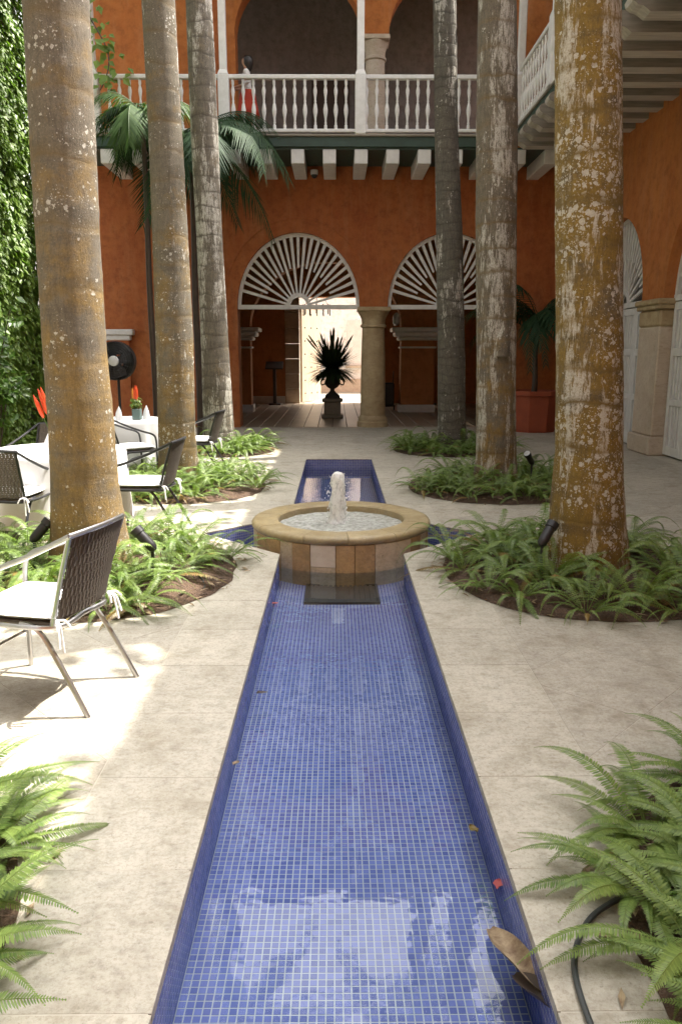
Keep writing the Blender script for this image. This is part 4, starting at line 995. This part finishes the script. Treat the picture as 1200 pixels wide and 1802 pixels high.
# ------------------------------------------------------------------ café chairs (built facing +y, then copied)
def arc(p, n=8): 
    """smooth open polyline through the control points (Catmull-Rom)"""
    p = [Vector(q_) for q_ in p]; out = []
    for i in range(len(p)-1):
        a, b_, c_, d = p[max(i-1, 0)], p[i], p[i+1], p[min(i+2, len(p)-1)]
        for k in range(n):
            t = k/n; out.append(0.5*((2*b_)+(-a+c_)*t+(2*a-5*b_+4*c_-d)*t*t+(-a+3*b_-3*c_+d)*t**3))
    return out+[p[-1]]
def make_chair(label, tube_mat, ribbons=True):
    t = thing('cafe_chair', (0, 0, 0), label, 'chair', 'café chairs round the tables')
    for s in (-1, 1):
        MB().tube(arc([(s*0.235, 0.25, 0.0), (s*0.235, 0.245, 0.30), (s*0.24, 0.24, 0.52), (s*0.245, 0.20, 0.605), (s*0.25, 0.06, 0.655), (s*0.245, -0.14, 0.735), (s*0.225, -0.335, 0.83)], 7), 0.0125, 8).build('arm', tube_mat, t, True)
        MB().tube(arc([(s*0.215, -0.05, 0.415), (s*0.215, -0.16, 0.36), (s*0.225, -0.365, 0.0)], 6), 0.0125, 8).build('leg', tube_mat, t, True)
        MB().tube(arc([(s*0.21, -0.205, 0.40), (s*0.212, -0.26, 0.60), (s*0.222, -0.335, 0.83)], 6), 0.0115, 8).build('back_upright', tube_mat, t, True)
    MB().tube(arc([(-0.225, -0.335, 0.83), (-0.14, -0.362, 0.838), (0, -0.372, 0.84), (0.14, -0.362, 0.838), (0.225, -0.335, 0.83)], 5), 0.0125, 8).build('top_rail', tube_mat, t, True)
    MB().tube(arc([(-0.235, 0.24, 0.41), (-0.22, -0.20, 0.405), (0, -0.23, 0.405), (0.22, -0.20, 0.405), (0.235, 0.24, 0.41), (0, 0.255, 0.41)], 6)+[Vector((-0.235, 0.24, 0.41))], 0.012, 8).build('seat_frame', tube_mat, t, True)
    MB().tube([(-0.235, 0.245, 0.2), (0.235, 0.245, 0.2)], 0.008, 6).build('stretcher', tube_mat, t, True)
    # woven back: flat strands over cross strands
    bk = MB()
    def bp(u, v_):   # u -1..1, v 0..1
        z = 0.44+0.385*v_; y = -0.225-0.115*v_-0.03*(1-u*u); return Vector((u*(0.205+0.012*v_), y, z))
    for i in range(31):
        u = -0.97+1.94*i/30
        for k in range(8):
            a_, b_ = bp(u, k/8), bp(u, (k+1)/8); off = Vector((0, 0.004*(1 if (i+k) % 2 else -1), 0)); wv = Vector((0.0060, 0, 0))
            bk.add([a_-wv+off, a_+wv+off, b_+wv+off, b_-wv+off], [(0, 1, 2, 3)])
    for k in range(22):
        v_ = (k+0.5)/22
        for i in range(12):
            u0, u1 = -0.98+1.96*i/12, -0.98+1.96*(i+1)/12; a_, b_ = bp(u0, v_), bp(u1, v_); h = Vector((0, 0, 0.0079))
            bk.add([a_-h, b_-h, b_+h, a_+h], [(0, 1, 2, 3)])
    bk.build('woven_back', M['weave'], t)
    MB().box(-0.215, 0.215, -0.215, 0.235, 0.408, 0.424, 0.006).build('seat_panel', M['weave'], t)
    # soft cushion
    bm = bmesh.new(); bmesh.ops.create_grid(bm, x_segments=12, y_segments=12, size=1)
    top = [(q_.co.x, q_.co.y) for q_ in bm.verts]; fcs = [[x_.index for x_ in f.verts] for f in bm.faces]; bm.free()
    cu = MB()
    for sg in (1, -1):
        cu.add([((0.222+0.01*(1-abs(y_)))*x_, 0.005+0.232*y_, 0.452+sg*0.029*((1-x_**6)*(1-y_**6))**0.4) for x_, y_ in top], fcs)
    cu.build('cushion', M['cloth'], t, 'all')
    for s in (-1, 1):
        rb = MB()
        for q_, (dx, dz) in enumerate(((0.05, -0.10), (0.02, -0.13), (-0.04, -0.03), (0.055, -0.02))):
            rb.tube(arc([(s*0.215, -0.235, 0.44), (s*(0.215+dx*0.6), -0.26, 0.44+dz*0.2), (s*(0.215+dx), -0.275, 0.43+dz)], 4), [0.006]*9, 4)
        rb.build('ribbon', M['cloth'], t, True)
    return t
chA = make_chair('aluminium café chair with white cushion nearest the camera', M['alu'])
chA.location = (-1.455, 3.50, 0); chA.rotation_euler = (0, 0, R(76))
chB = make_chair('café chair with white cushion seen side-on between mustard trunk and ferns', M['shaded_alu_tube'])
chB.location = (-1.80, 6.95, 0); chB.rotation_euler = (0, 0, R(86))
for lab, x, y, th in (('dark woven café chair, back to the camera, at the nearer table', -2.78, 6.42, -4), ('dark café chair before the farther white table', -2.62, 9.62, -52),
                      ('café chair half hidden by the flecked trunk and the sunlit ferns', -1.93, 10.45, 84), ('dark café chair behind the nearer table, by the ivy', -3.25, 8.2, 160)):
    c_ = copy_tree(chB); c_['label'] = lab; c_.location = (x, y, 0); c_.rotation_euler = (0, 0, R(th))

# ------------------------------------------------------------------ tables, cloths, settings
def table(x, y, r, lab_t, lab_c, seed):
    t = thing('round_table', (x, y, 0), lab_t, 'table', 'round café tables')
    MB().lathe([(r-0.01, 0.695), (r-0.01, 0.712), (0, 0.7121)], 32, (x, y, 0)).build('table_top', M['alu'], t, True)
    MB().lathe([(0.035, 0.03), (0.035, 0.694)], 14, (x, y, 0)).build('leg', M['alu'], t, True)
    MB().lathe([(0.26, 0.0), (0.25, 0.02), (0.06, 0.035), (0.04, 0.06)], 24, (x, y, 0)).build('base', M['alu'], t, True)
    ph = seed*1.7
    mb = MB(); na = 96; prof = [(0.0, 0.7165), (r*0.5, 0.7165), (r*0.93, 0.7165), (r-0.004, 0.714), (r+0.008, 0.70), (r+0.014, 0.67), (r+0.02, 0.55), (r+0.03, 0.38), (r+0.04, 0.22), (r+0.045, 0.10)]
    vv = []; ff = []
    for k, (rr, z) in enumerate(prof):
        for i in range(na):
            a_ = 2*pi*i/na; f = max(0, (0.70-z)/0.6); q_ = rr+f*(0.035*sin(9*a_+ph)+0.02*sin(14*a_+ph*2)); vv.append((x+q_*cos(a_), y+q_*sin(a_), z+0.02*f*sin(4*a_)))
    for k in range(len(prof)-1):
        for i in range(na): ff.append((k*na+i, k*na+(i+1) % na, (k+1)*na+(i+1) % na, (k+1)*na+i))
    o = mb.add(vv, ff).build('tablecloth', M['cloth'], None, 'all'); tag(o, lab_c, 'tablecloth', 'white tablecloths')
table(-2.66, 7.18, 0.62, 'round table under a white cloth behind the mustard trunk', 'long white cloth on the nearer round table', 1)
table(-2.92, 10.55, 0.52, 'round table under a white cloth beside the flecked trunk', 'long white cloth on the farther round table', 2)
def napkin(x, y, a, lab):
    mb = MB(); n = 14; vv = []; ff = []
    for k, (rr, z) in enumerate(((0.052, 0), (0.056, 0.05), (0.046, 0.10), (0.022, 0.15), (0.004, 0.185))):
        for i in range(n):
            t = 2*pi*i/n; f = 0.62 if cos(t) > 0 else 1.0; vv.append((x+rr*cos(t)*f, y+rr*sin(t)*(1+0.12*sin(5*t)), 0.718+z))
    for k in range(4):
        for i in range(n): ff.append((k*n+i, k*n+(i+1) % n, (k+1)*n+(i+1) % n, (k+1)*n+i))
    tag(mb.add(vv, ff).build('folded_napkin', M['cloth'], None, True), lab, 'napkin', 'folded napkins')
napkin(-2.60, 6.86, 0, 'white folded napkin standing on the nearer table')
napkin(-2.93, 10.32, 0, 'white folded napkin standing before the vase on the farther table')
napkin(-2.62, 10.55, 0, 'white folded napkin standing behind the vase on the farther table')
def vase(x, y, lab, lean, seed, tall):
    t = thing('flower_vase', (x, y, 0.718), lab, 'vase', 'flower vases on the tables'); z0 = 0.7185; r_ = random.Random(seed)
    MB().box(x-0.055, x+0.055, y-0.055, y+0.055, z0, z0+0.15, 0.008).build('vase', M['glassware'], t)
    for k in range(5):
        a_ = r_.uniform(0, 6.28); e = Vector((x+lean*(0.5+0.5*r_.random())+0.05*cos(a_), y+0.05*sin(a_), z0+tall*r_.uniform(0.8, 1.0)))
        b_ = Vector((x+0.02*cos(a_), y+0.02*sin(a_), z0+0.08)); d = e-b_
        MB().tube([b_, b_+d*0.55], 0.006, 5).build('stem', M['palm_light'], t)
        MB().tube([b_+d*0.5, b_+d*0.6, b_+d*0.85, e], [0.010, 0.022, 0.018, 0.003], 7).build('flower', M['orange_flower'] if k == 2 else M['red_flower'], t, True)
    global vs, fs
    vs = []; fs = []
    for k in range(46):
        a_ = r_.uniform(0, 6.28); rr = r_.uniform(0.01, 0.09); leaf(Vector((x+rr*cos(a_), y+rr*sin(a_), z0+0.14+r_.uniform(0, 0.13))), Vector((cos(a_), sin(a_), 0.7)), r_.uniform(0.04, 0.08), r_.uniform(-1, 1)+pi)
    me = bpy.data.meshes.new('leaves'); me.from_pydata(vs, [], fs); me.materials.append(M['fern']); link('leaves', me, t)
vase(-2.66, 7.20, 'glass vase of tall red ginger flowers, leaning, on the nearer table', -0.16, 3, 0.62)
vase(-2.72, 10.42, 'square vase of upright red flowers and greenery on the farther table', 0.0, 6, 0.48)
# stand fan against the dark wall
sf = thing('stand_fan', (-3.52, 12.5, 0), 'large black stand fan with silver hub behind the farther table', 'fan')
MB().lathe([(0.24, 0), (0.23, 0.03), (0.05, 0.05)], 20, (-3.52, 12.5, 0)).build('base', M['black'], sf, True)
MB().tube([(-3.52, 12.5, 0.04), (-3.52, 12.5, 1.45)], 0.022, 8).build('pole', M['black'], sf, True)
cage = MB()
for k in range(8):
    rr = 0.05+0.035*k; cage.tube([(-3.52+rr*cos(a_*pi/12), 12.33-0.05*(1-k/8), 1.476+rr*sin(a_*pi/12)) for a_ in range(24)], 0.004, 4, closed=True)
for k in range(16):
    a_ = 2*pi*k/16; cage.tube([(-3.52, 12.27, 1.476), (-3.52+0.17*cos(a_), 12.29, 1.476+0.17*sin(a_)), (-3.52+0.30*cos(a_), 12.35, 1.476+0.30*sin(a_)), (-3.52+0.28*cos(a_), 12.45, 1.476+0.28*sin(a_))], 0.003, 4)
cage.build('cage', M['black'], sf)
sh = MB(); sh.add([(-3.52+rr*cos(a_*pi/14), yy_, 1.476+rr*sin(a_*pi/14)) for rr, yy_ in ((0.305, 12.34), (0.305, 12.50), (0.10, 12.53)) for a_ in range(28)], [(k*28+i, k*28+(i+1) % 28, (k+1)*28+(i+1) % 28, (k+1)*28+i) for k in range(2) for i in range(28)]).build('shroud', M['black'], sf, True)
for k in range(4):
    a_ = 2*pi*k/4+0.3; pv = []
    for rr, wd in ((0.05, 0.04), (0.16, 0.10), (0.26, 0.09)):
        for s in (-1, 1): pv.append((-3.52+rr*cos(a_)-s*wd*sin(a_), 12.40+s*0.025, 1.476+rr*sin(a_)+s*wd*cos(a_)))
    MB().add(pv, [(0, 1, 3, 2), (2, 3, 5, 4)]).build('blade', M['black'], sf)
hubm = MB(); hubm.add([(-3.52+rr*cos(a_*pi/10), yy_, 1.476+rr*sin(a_*pi/10)) for rr, yy_ in ((0.085, 12.30), (0.075, 12.25), (0.03, 12.235)) for a_ in range(20)], [(k*20+i, k*20+(i+1) % 20, (k+1)*20+(i+1) % 20, (k+1)*20+i) for k in range(2) for i in range(20)]+[tuple(range(40, 60))]).build('hub', M['lamp_glass'], sf, True)
MB().tube([(-3.52, 12.42, 1.476), (-3.52, 12.62, 1.476)], 0.075, 12).build('motor', M['black'], sf, True)

# ------------------------------------------------------------------ urn on a pedestal in the gallery
ux, uy = -0.13, 19.45
pd = thing('pedestal', (ux, uy, 0), 'square stone pedestal under the urn in the gallery', 'pedestal')
MB().box(ux-0.21, ux+0.21, uy-0.21, uy+0.21, 0.09, 0.40, 0.01).build('block', M['pedestal'], pd)
MB().box(ux-0.27, ux+0.27, uy-0.27, uy+0.27, 0.003, 0.089, 0.015).build('foot', M['pedestal'], pd)
MB().box(ux-0.26, ux+0.26, uy-0.26, uy+0.26, 0.401, 0.48, 0.018).build('cap', M['pedestal'], pd)
ur = thing('urn', (ux, uy, 0.48), 'dark footed urn with two handles standing on the pedestal', 'urn')
MB().lathe([(0.20, 0.481), (0.18, 0.56), (0.10, 0.62), (0.055, 0.68), (0.06, 0.72), (0.13, 0.76), (0.20, 0.84), (0.185, 0.92), (0.155, 1.0), (0.165, 1.16), (0.19, 1.24), (0.17, 1.24), (0.14, 1.1), (0.0, 1.08)], 28, (ux, uy, 0)).build('body', M['urn'], ur, True)
for s in (-1, 1): MB().tube(arc([(ux+s*0.19, uy, 0.84), (ux+s*0.27, uy, 0.82), (ux+s*0.28, uy, 0.92), (ux+s*0.20, uy, 0.95)], 5), 0.016, 7).build('handle', M['urn'], ur, True)
fa = thing('leaf_arrangement', (ux, uy, 1.15), 'big dark spiky arrangement of tropical leaves in the urn', 'plant')
ar = random.Random(21); mass = MB()
for k in range(760):
    a_ = ar.uniform(0, 6.28); el = R(ar.uniform(-35, 80)); L = ar.uniform(0.50, 0.76)
    d = Vector((cos(a_)*cos(el), sin(a_)*cos(el), sin(el))); b_ = Vector((ux+0.08*cos(a_), uy+0.08*sin(a_), 1.22)); s_ = d.cross(Vector((0, 0, 1))).normalized()
    wd = ar.uniform(0.010, 0.026); sag = Vector((0, 0, -0.20*L*cos(el)**2))
    mass.add([b_-s_*0.01, b_+s_*0.01, b_+d*L*0.55+s_*wd+sag*0.3, b_+d*L*0.55-s_*wd+sag*0.3, b_+d*L*(1+0.2*sin(el))+sag], [(0, 1, 2, 3), (3, 2, 4)])
mass.build('foliage', M['dark_leaf'], fa)
for k in range(17):
    a_ = ar.uniform(0, 6.28); el = R(ar.uniform(48, 88)); L = ar.uniform(0.8, 1.06); d = Vector((cos(a_)*cos(el), sin(a_)*cos(el)*0.6, sin(el))); b_ = Vector((ux, uy, 1.2))
    MB().tube([b_, b_+d*L*0.62, b_+d*L*0.72, b_+d*L*0.9, b_+d*L], [0.007, 0.007, 0.026, 0.022, 0.003], 6).build('flower_spike', M['dark_leaf'], fa, True)
# lectern, trolley, lamps of the gallery
le = thing('lectern', (-1.95, 24.3, 0), 'dark wooden lectern beside the doorway jamb', 'lectern')
MB().box(-2.13, -1.77, 24.15, 24.45, 0.004, 0.05, 0.01).build('base', M['dark_wood'], le); MB().box(-2.0, -1.9, 24.25, 24.35, 0.051, 1.12, 0.008).build('post', M['dark_wood'], le)
MB().add([(-2.22, 24.08, 1.10), (-1.68, 24.08, 1.10), (-1.68, 24.48, 1.30), (-2.22, 24.48, 1.30), (-2.22, 24.08, 1.14), (-1.68, 24.08, 1.14), (-1.68, 24.48, 1.34), (-2.22, 24.48, 1.34)], [(3,2,1,0),(4,5,6,7),(0,1,5,4),(1,2,6,5),(2,3,7,6),(3,0,4,7)]).build('desk', M['dark_wood'], le)
tr = thing('luggage_trolley', (1.45, 21.9, 0), 'dark luggage trolley with curved handle standing behind the column', 'trolley')
MB().box(1.28, 1.62, 21.7, 22.1, 0.12, 0.16, 0.01).build('deck', M['black'], tr)
for s in (0, 1): MB().tube(arc([(1.32+0.26*s, 22.08, 0.16), (1.32+0.26*s, 22.1, 0.8), (1.32+0.26*s, 22.02, 1.05), (1.32+0.26*s, 21.9, 1.08)], 5), 0.016, 7).build('upright', M['alu'] if s == 0 else M['black'], tr, True)
for s in (0, 1):
    wh = MB(); wx = 1.30+0.30*s; wh.tube([(wx-0.02, 21.95, 0.075), (wx+0.02, 21.95, 0.075)], 0.071, 14); wh.build('wheel', M['black'], tr, True)
MB().box(1.31, 1.59, 21.74, 22.04, 0.161, 0.78, 0.03).build('bag', M['black'], tr)
lt = thing('chandelier', (-0.62, 24.0, 2.7), 'black wrought iron chandelier hanging before the bright doorway', 'chandelier')
MB().tube([(-0.62+0.40*cos(a_*pi/16), 24+0.40*sin(a_*pi/16), 2.92) for a_ in range(32)], 0.016, 6, closed=True).tube([(-0.62, 24, 2.93), (-0.62, 24, 5.36)], 0.012, 6).build('ring', M['iron'], lt, True)
for k in range(4): MB().tube([(-0.62+0.4*cos(k*pi/2), 24+0.4*sin(k*pi/2), 2.92), (-0.62, 24, 3.6)], 0.006, 5).build('chain', M['iron'], lt)
for k in range(12):
    a_ = 2*pi*k/12; MB().tube([(-0.62+0.40*cos(a_), 24+0.40*sin(a_), 2.70+0.05*(k % 2)), (-0.62+0.40*cos(a_), 24+0.40*sin(a_), 3.03)], 0.018, 6).build('candle', M['iron'], lt)
pn = thing('pendant_lamp', (1.52, 20.4, 2.3), 'small glass pendant lamp hanging beside the column capital', 'lamp')
MB().tube([(1.52, 20.4, 2.62), (1.52, 20.4, 5.36)], 0.006, 5).build('rod', M['iron'], pn)
MB().lathe([(0.02, 2.62), (0.07, 2.58), (0.10, 2.45), (0.085, 2.34), (0.04, 2.30), (0.0, 2.29)], 16, (1.52, 20.4, 0)).build('globe', M['lamp_glass'], pn, True)
sc = thing('security_camera', (-0.48, 16.83, 5.22), 'small white dome camera under the balcony, between two joists', 'camera')
MB().lathe([(0.075, 5.26), (0.078, 5.20), (0.072, 5.17)], 20, (-0.48, 16.8, 0)).box(-0.54, -0.42, 16.8, 16.898, 5.20, 5.26, 0.006).build('housing', M['white_wood'], sc, True)
MB().lathe([(0.062, 5.169), (0.055, 5.13), (0.03, 5.105), (0.0, 5.10)], 16, (-0.48, 16.8, 0)).build('dome', M['black'], sc, True)

# ------------------------------------------------------------------ garden spotlights, hoses, fallen leaves
def spot(x, y, tx, ty, lab, z=0.05):
    t = thing('garden_spotlight', (x, y, z), lab, 'spotlight', 'garden spotlights in the beds'); d = Vector((tx-x, ty-y, 0)).normalized()*0.7+Vector((0, 0, 0.75)); d.normalize(); p = Vector((x, y, 0.30))
    MB().tube([(x, y, 0.0), (x, y, 0.30)], 0.012, 8).build('stake', M['black'], t, True)
    MB().tube([p-d*0.03, p-d*0.01, p+d*0.02, p+d*0.12, p+d*0.125, p+d*0.17], [0.015, 0.032, 0.036, 0.036, 0.043, 0.044], 16).build('housing', M['black'], t, True)
    MB().tube([p+d*0.1702, p+d*0.172], [0.040, 0.034], 16).build('lens', M['lamp_glass'], t)
spot(-1.30, 5.10, -1.62, 5.15, 'black garden spotlight among ferns right of the mustard trunk', 0.04)
spot(-2.20, 5.35, -1.9, 5.5, 'black garden spotlight just behind the nearest chair', 0.04)
spot(1.40, 5.22, 1.75, 5.5, 'black garden spotlight leaning towards the white-spotted trunk')
spot(2.32, 9.2, 2.0, 8.9, 'black garden spotlight beside the grey blotched trunk')
tag(MB().tube(arc([(0.86, 2.02, 0.03), (0.70, 1.93, 0.015), (0.615, 1.82, 0.012), (0.575, 1.70, 0.012), (0.57, 1.5, 0.012), (0.6, 1.2, 0.012)], 8), 0.0085, 8).build('hose', M['hose'], None, True), 'dark grey hose running out of the foreground fern onto the coping', 'hose')
tag(MB().tube(arc([(-1.15, 5.35, 0.03), (-1.03, 5.28, 0.05), (-0.96, 5.14, 0.02), (-0.955, 5.02, 0.009)], 6), 0.006, 6).build('cable', M['black'], None, True), 'short black cable end on the paving by the mustard trunk bed', 'cable')
def flat_leaf(p, ang, L, wd, mat, name, lab, curl=0.3, tilt=0.0, group=None, cat='leaf'):
    mb = MB(); nu, nv = 12, 6; vv = []; ff = []; d = Vector((cos(ang), sin(ang), tilt)).normalized(); s_ = Vector((-sin(ang), cos(ang), 0))
    for i in range(nu+1):
        u = i/nu; w_ = wd*(sin(pi*min(1, u*0.94+0.06))**0.75)
        for j in range(nv+1):
            q_ = j/nv*2-1; vv.append(Vector(p)+d*L*u+s_*w_*q_*(1+0.1*sin(9*u+j))+Vector((0, 0, curl*wd*(q_*q_)*(0.6+0.4*sin(5*u+ang))+0.12*curl*wd*sin(11*u))))
    for i in range(nu):
        for j in range(nv): a_ = i*(nv+1)+j; ff.append((a_, a_+1, a_+nv+2, a_+nv+1))
    o = mb.add(vv, ff).build(name, mat, None, 'all'); tag(o, lab, cat, group)
flat_leaf((0.425, 2.05, -0.135), R(-72), 0.30, 0.042, M['dry_leaf'], 'dry_leaf', 'long curled brown dead leaf floating at the pool edge', 0.8, 0.1)
flat_leaf((0.455, 1.86, -0.125), R(-66), 0.22, 0.036, M['dark_wood'], 'dry_leaf', 'darker curled dead leaf overlapping the long brown one', 0.9, 0.22)
flat_leaf((-0.495, 5.2, ZW+0.006), R(40), 0.05, 0.018, M['petal'], 'fallen_petal', 'red fallen petal floating near the fountain', 0.6)
flat_leaf((0.487, 2.24, ZW+0.006), R(70), 0.05, 0.018, M['petal'], 'fallen_petal', 'pink fallen petal floating by the wall beside the foreground fern', 0.6)
flat_leaf((0.478, 2.55, ZW+0.006), R(120), 0.045, 0.017, M['fern_old'], 'small_leaf', 'small yellow leaf floating against the tiled wall', 0.6)
flat_leaf((-0.46, 3.74, ZW+0.006), R(20), 0.06, 0.015, M['dark_wood'], 'small_leaf', 'small dark leaf floating on the channel beside the nearest chair', 0.6)
flat_leaf((-0.49, 3.03, ZW+0.006), R(60), 0.04, 0.014, M['dry_leaf'], 'small_leaf', 'small tan leaf floating near the coping, in front of the nearest chair', 0.6)
lr = random.Random(77); lit = MB()
for k in range(900):
    bx, by, br = lr.choice(BEDS); a_ = lr.uniform(0, 6.28); rr = br*(1.0+lr.gauss(-0.03, 0.06)); z = 0.012 if rr > br else 0.05
    x, y = bx+rr*cos(a_), by+rr*sin(a_)
    if abs(x) < 0.56 or (abs(x)+abs(y-FC) < DT+0.1): continue
    t = lr.uniform(0, 6.28); l_ = lr.uniform(0.012, 0.045); w_ = l_*0.3
    lit.add([(x-l_*cos(t), y-l_*sin(t), z-0.008), (x+w_*sin(t), y-w_*cos(t), z+0.004), (x+l_*cos(t), y+l_*sin(t), z+0.002), (x-w_*sin(t), y+w_*cos(t), z)], [(0, 1, 2), (0, 2, 3)])
tag(lit.build('leaf_litter', M['dry_leaf']), 'scraps of dry leaf scattered round the planting beds', 'leaf litter', kind='stuff')

# ------------------------------------------------------------------ person on the balcony
pe = thing('person', (-1.70, 16.25, 5.602), 'dark-haired person in white top and red skirt walking along the balcony', 'person')
J = {'pel': (0, 0, 0.80, .105), 'wai': (0, 0, 0.93, .09), 'che': (0.0, 0, 1.10, .105), 'nek': (0.0, 0, 1.245, .045), 'chn': (-.012, 0, 1.31, .052), 'hed': (-.005, 0, 1.385, .082), 'top': (0.005, 0, 1.455, .062), 'nos': (-.09, 0, 1.365, .014),
     'ls': (0, .13, 1.20, .05), 'le': (.03, .16, .98, .038), 'lw': (-.17, .13, .93, .026), 'lh': (-.235, .125, .935, .026), 'rs': (0, -.13, 1.20, .05), 're': (.05, -.165, .98, .038), 'rw': (-.14, -.14, .90, .026), 'rh': (-.205, -.13, .90, .026),
     'lhp': (-.01, .075, .72, .085), 'lk': (-.07, .075, .42, .055), 'la': (.02, .075, .07, .036), 'lt': (-.12, .075, .03, .03), 'rhp': (.01, -.075, .72, .085), 'rk': (.05, -.075, .42, .055), 'ra': (.20, -.075, .09, .036), 'rt': (.07, -.075, .03, .03)}
E_ = [('pel', 'wai'), ('wai', 'che'), ('che', 'nek'), ('nek', 'chn'), ('chn', 'hed'), ('hed', 'top'), ('hed', 'nos'), ('che', 'ls'), ('ls', 'le'), ('le', 'lw'), ('lw', 'lh'), ('che', 'rs'), ('rs', 're'), ('re', 'rw'), ('rw', 'rh'), ('pel', 'lhp'), ('lhp', 'lk'), ('lk', 'la'), ('la', 'lt'), ('pel', 'rhp'), ('rhp', 'rk'), ('rk', 'ra'), ('ra', 'rt')]
for h, sy in (('l', 1), ('r', -1)):
    hx, hy, hz, _ = J[h+'h']
    for k, (oy, ln) in enumerate(((-.022, .06), (-.008, .068), (.006, .063), (.019, .05))):
        J[f'{h}f{k}'] = (hx-ln*0.6, hy+oy*sy, hz-.008, .0085); J[f'{h}g{k}'] = (hx-ln, hy+oy*sy, hz-.03, .008); E_ += [(h+'h', f'{h}f{k}'), (f'{h}f{k}', f'{h}g{k}')]
    J[h+'th'] = (hx-.015, hy-.04*sy, hz+.01, .009); J[h+'ti'] = (hx-.04, hy-.045*sy, hz, .008); E_ += [(h+'w', h+'th'), (h+'th', h+'ti')]
names = list(J); bmx = bpy.data.meshes.new('body'); bmx.from_pydata([J[k][:3] for k in names], [(names.index(a_), names.index(b_)) for a_, b_ in E_], [])
tmp = bpy.data.objects.new('body_skeleton', bmx); COL.objects.link(tmp)
md = tmp.modifiers.new('Skin', 'SKIN'); md.use_smooth_shade = True; sb = tmp.modifiers.new('Subdivision', 'SUBSURF'); sb.levels = 2; sb.render_levels = 2
if not bmx.skin_vertices: bpy.context.view_layer.objects.active = tmp
for i, k in enumerate(names):
    r_ = J[k][3]; bmx.skin_vertices[0].data[i].radius = (r_, r_*(0.85 if k in ('che', 'pel', 'wai') else 1)); bmx.skin_vertices[0].data[i].use_root = k == 'pel'
dg = bpy.context.evaluated_depsgraph_get(); me = bpy.data.meshes.new_from_object(tmp.evaluated_get(dg)); bpy.data.objects.remove(tmp)
me.materials.clear()
for mm in (M['skin'], M['shirt'], M['dark_wood']): me.materials.append(mm)
for p in me.polygons:
    c_ = p.center; p.use_smooth = True
    p.material_index = 1 if (0.82 < c_.z < 1.245 and c_.x > -0.09) else (2 if c_.z < 0.055 else 0)
bo = bpy.data.objects.new('body', me); COL.objects.link(bo); bo.parent = pe
def jl(a_, z): return 1+0.06*sin(8*a_)*max(0, (0.85-z))
o = MB().lathe([(0.125, 0.87), (0.15, 0.80), (0.17, 0.68), (0.20, 0.52), (0.225, 0.40)], 32, (0.01, 0, 0), jit=jl).build('skirt', M['skirt'], None, 'all'); o.parent = pe
hr = MB(); vv = []; ff = []; na, nr = 20, 12
for k in range(nr+1):
    th = pi*k/nr*0.86
    for i in range(na):
        a_ = 2*pi*i/na; back = 0.5+0.5*cos(a_); rr = 0.094+0.02*back; zc = 1.395; z = zc+0.098*cos(th)-(0.10*back*max(0, -cos(th)+0.2)); x = 0.014+rr*sin(th)*cos(a_); y = 0.92*rr*sin(th)*sin(a_)
        if x < -0.045 and z < 1.43: x = -0.045+(x+0.045)*0.1
        vv.append((x, y, z))
for k in range(nr):
    for i in range(na): ff.append((k*na+i, k*na+(i+1) % na, (k+1)*na+(i+1) % na, (k+1)*na+i))
o = hr.add(vv, ff).build('hair', M['hair'], None, 'all'); o.parent = pe
pe.location = (-1.72, 15.92, 5.602)
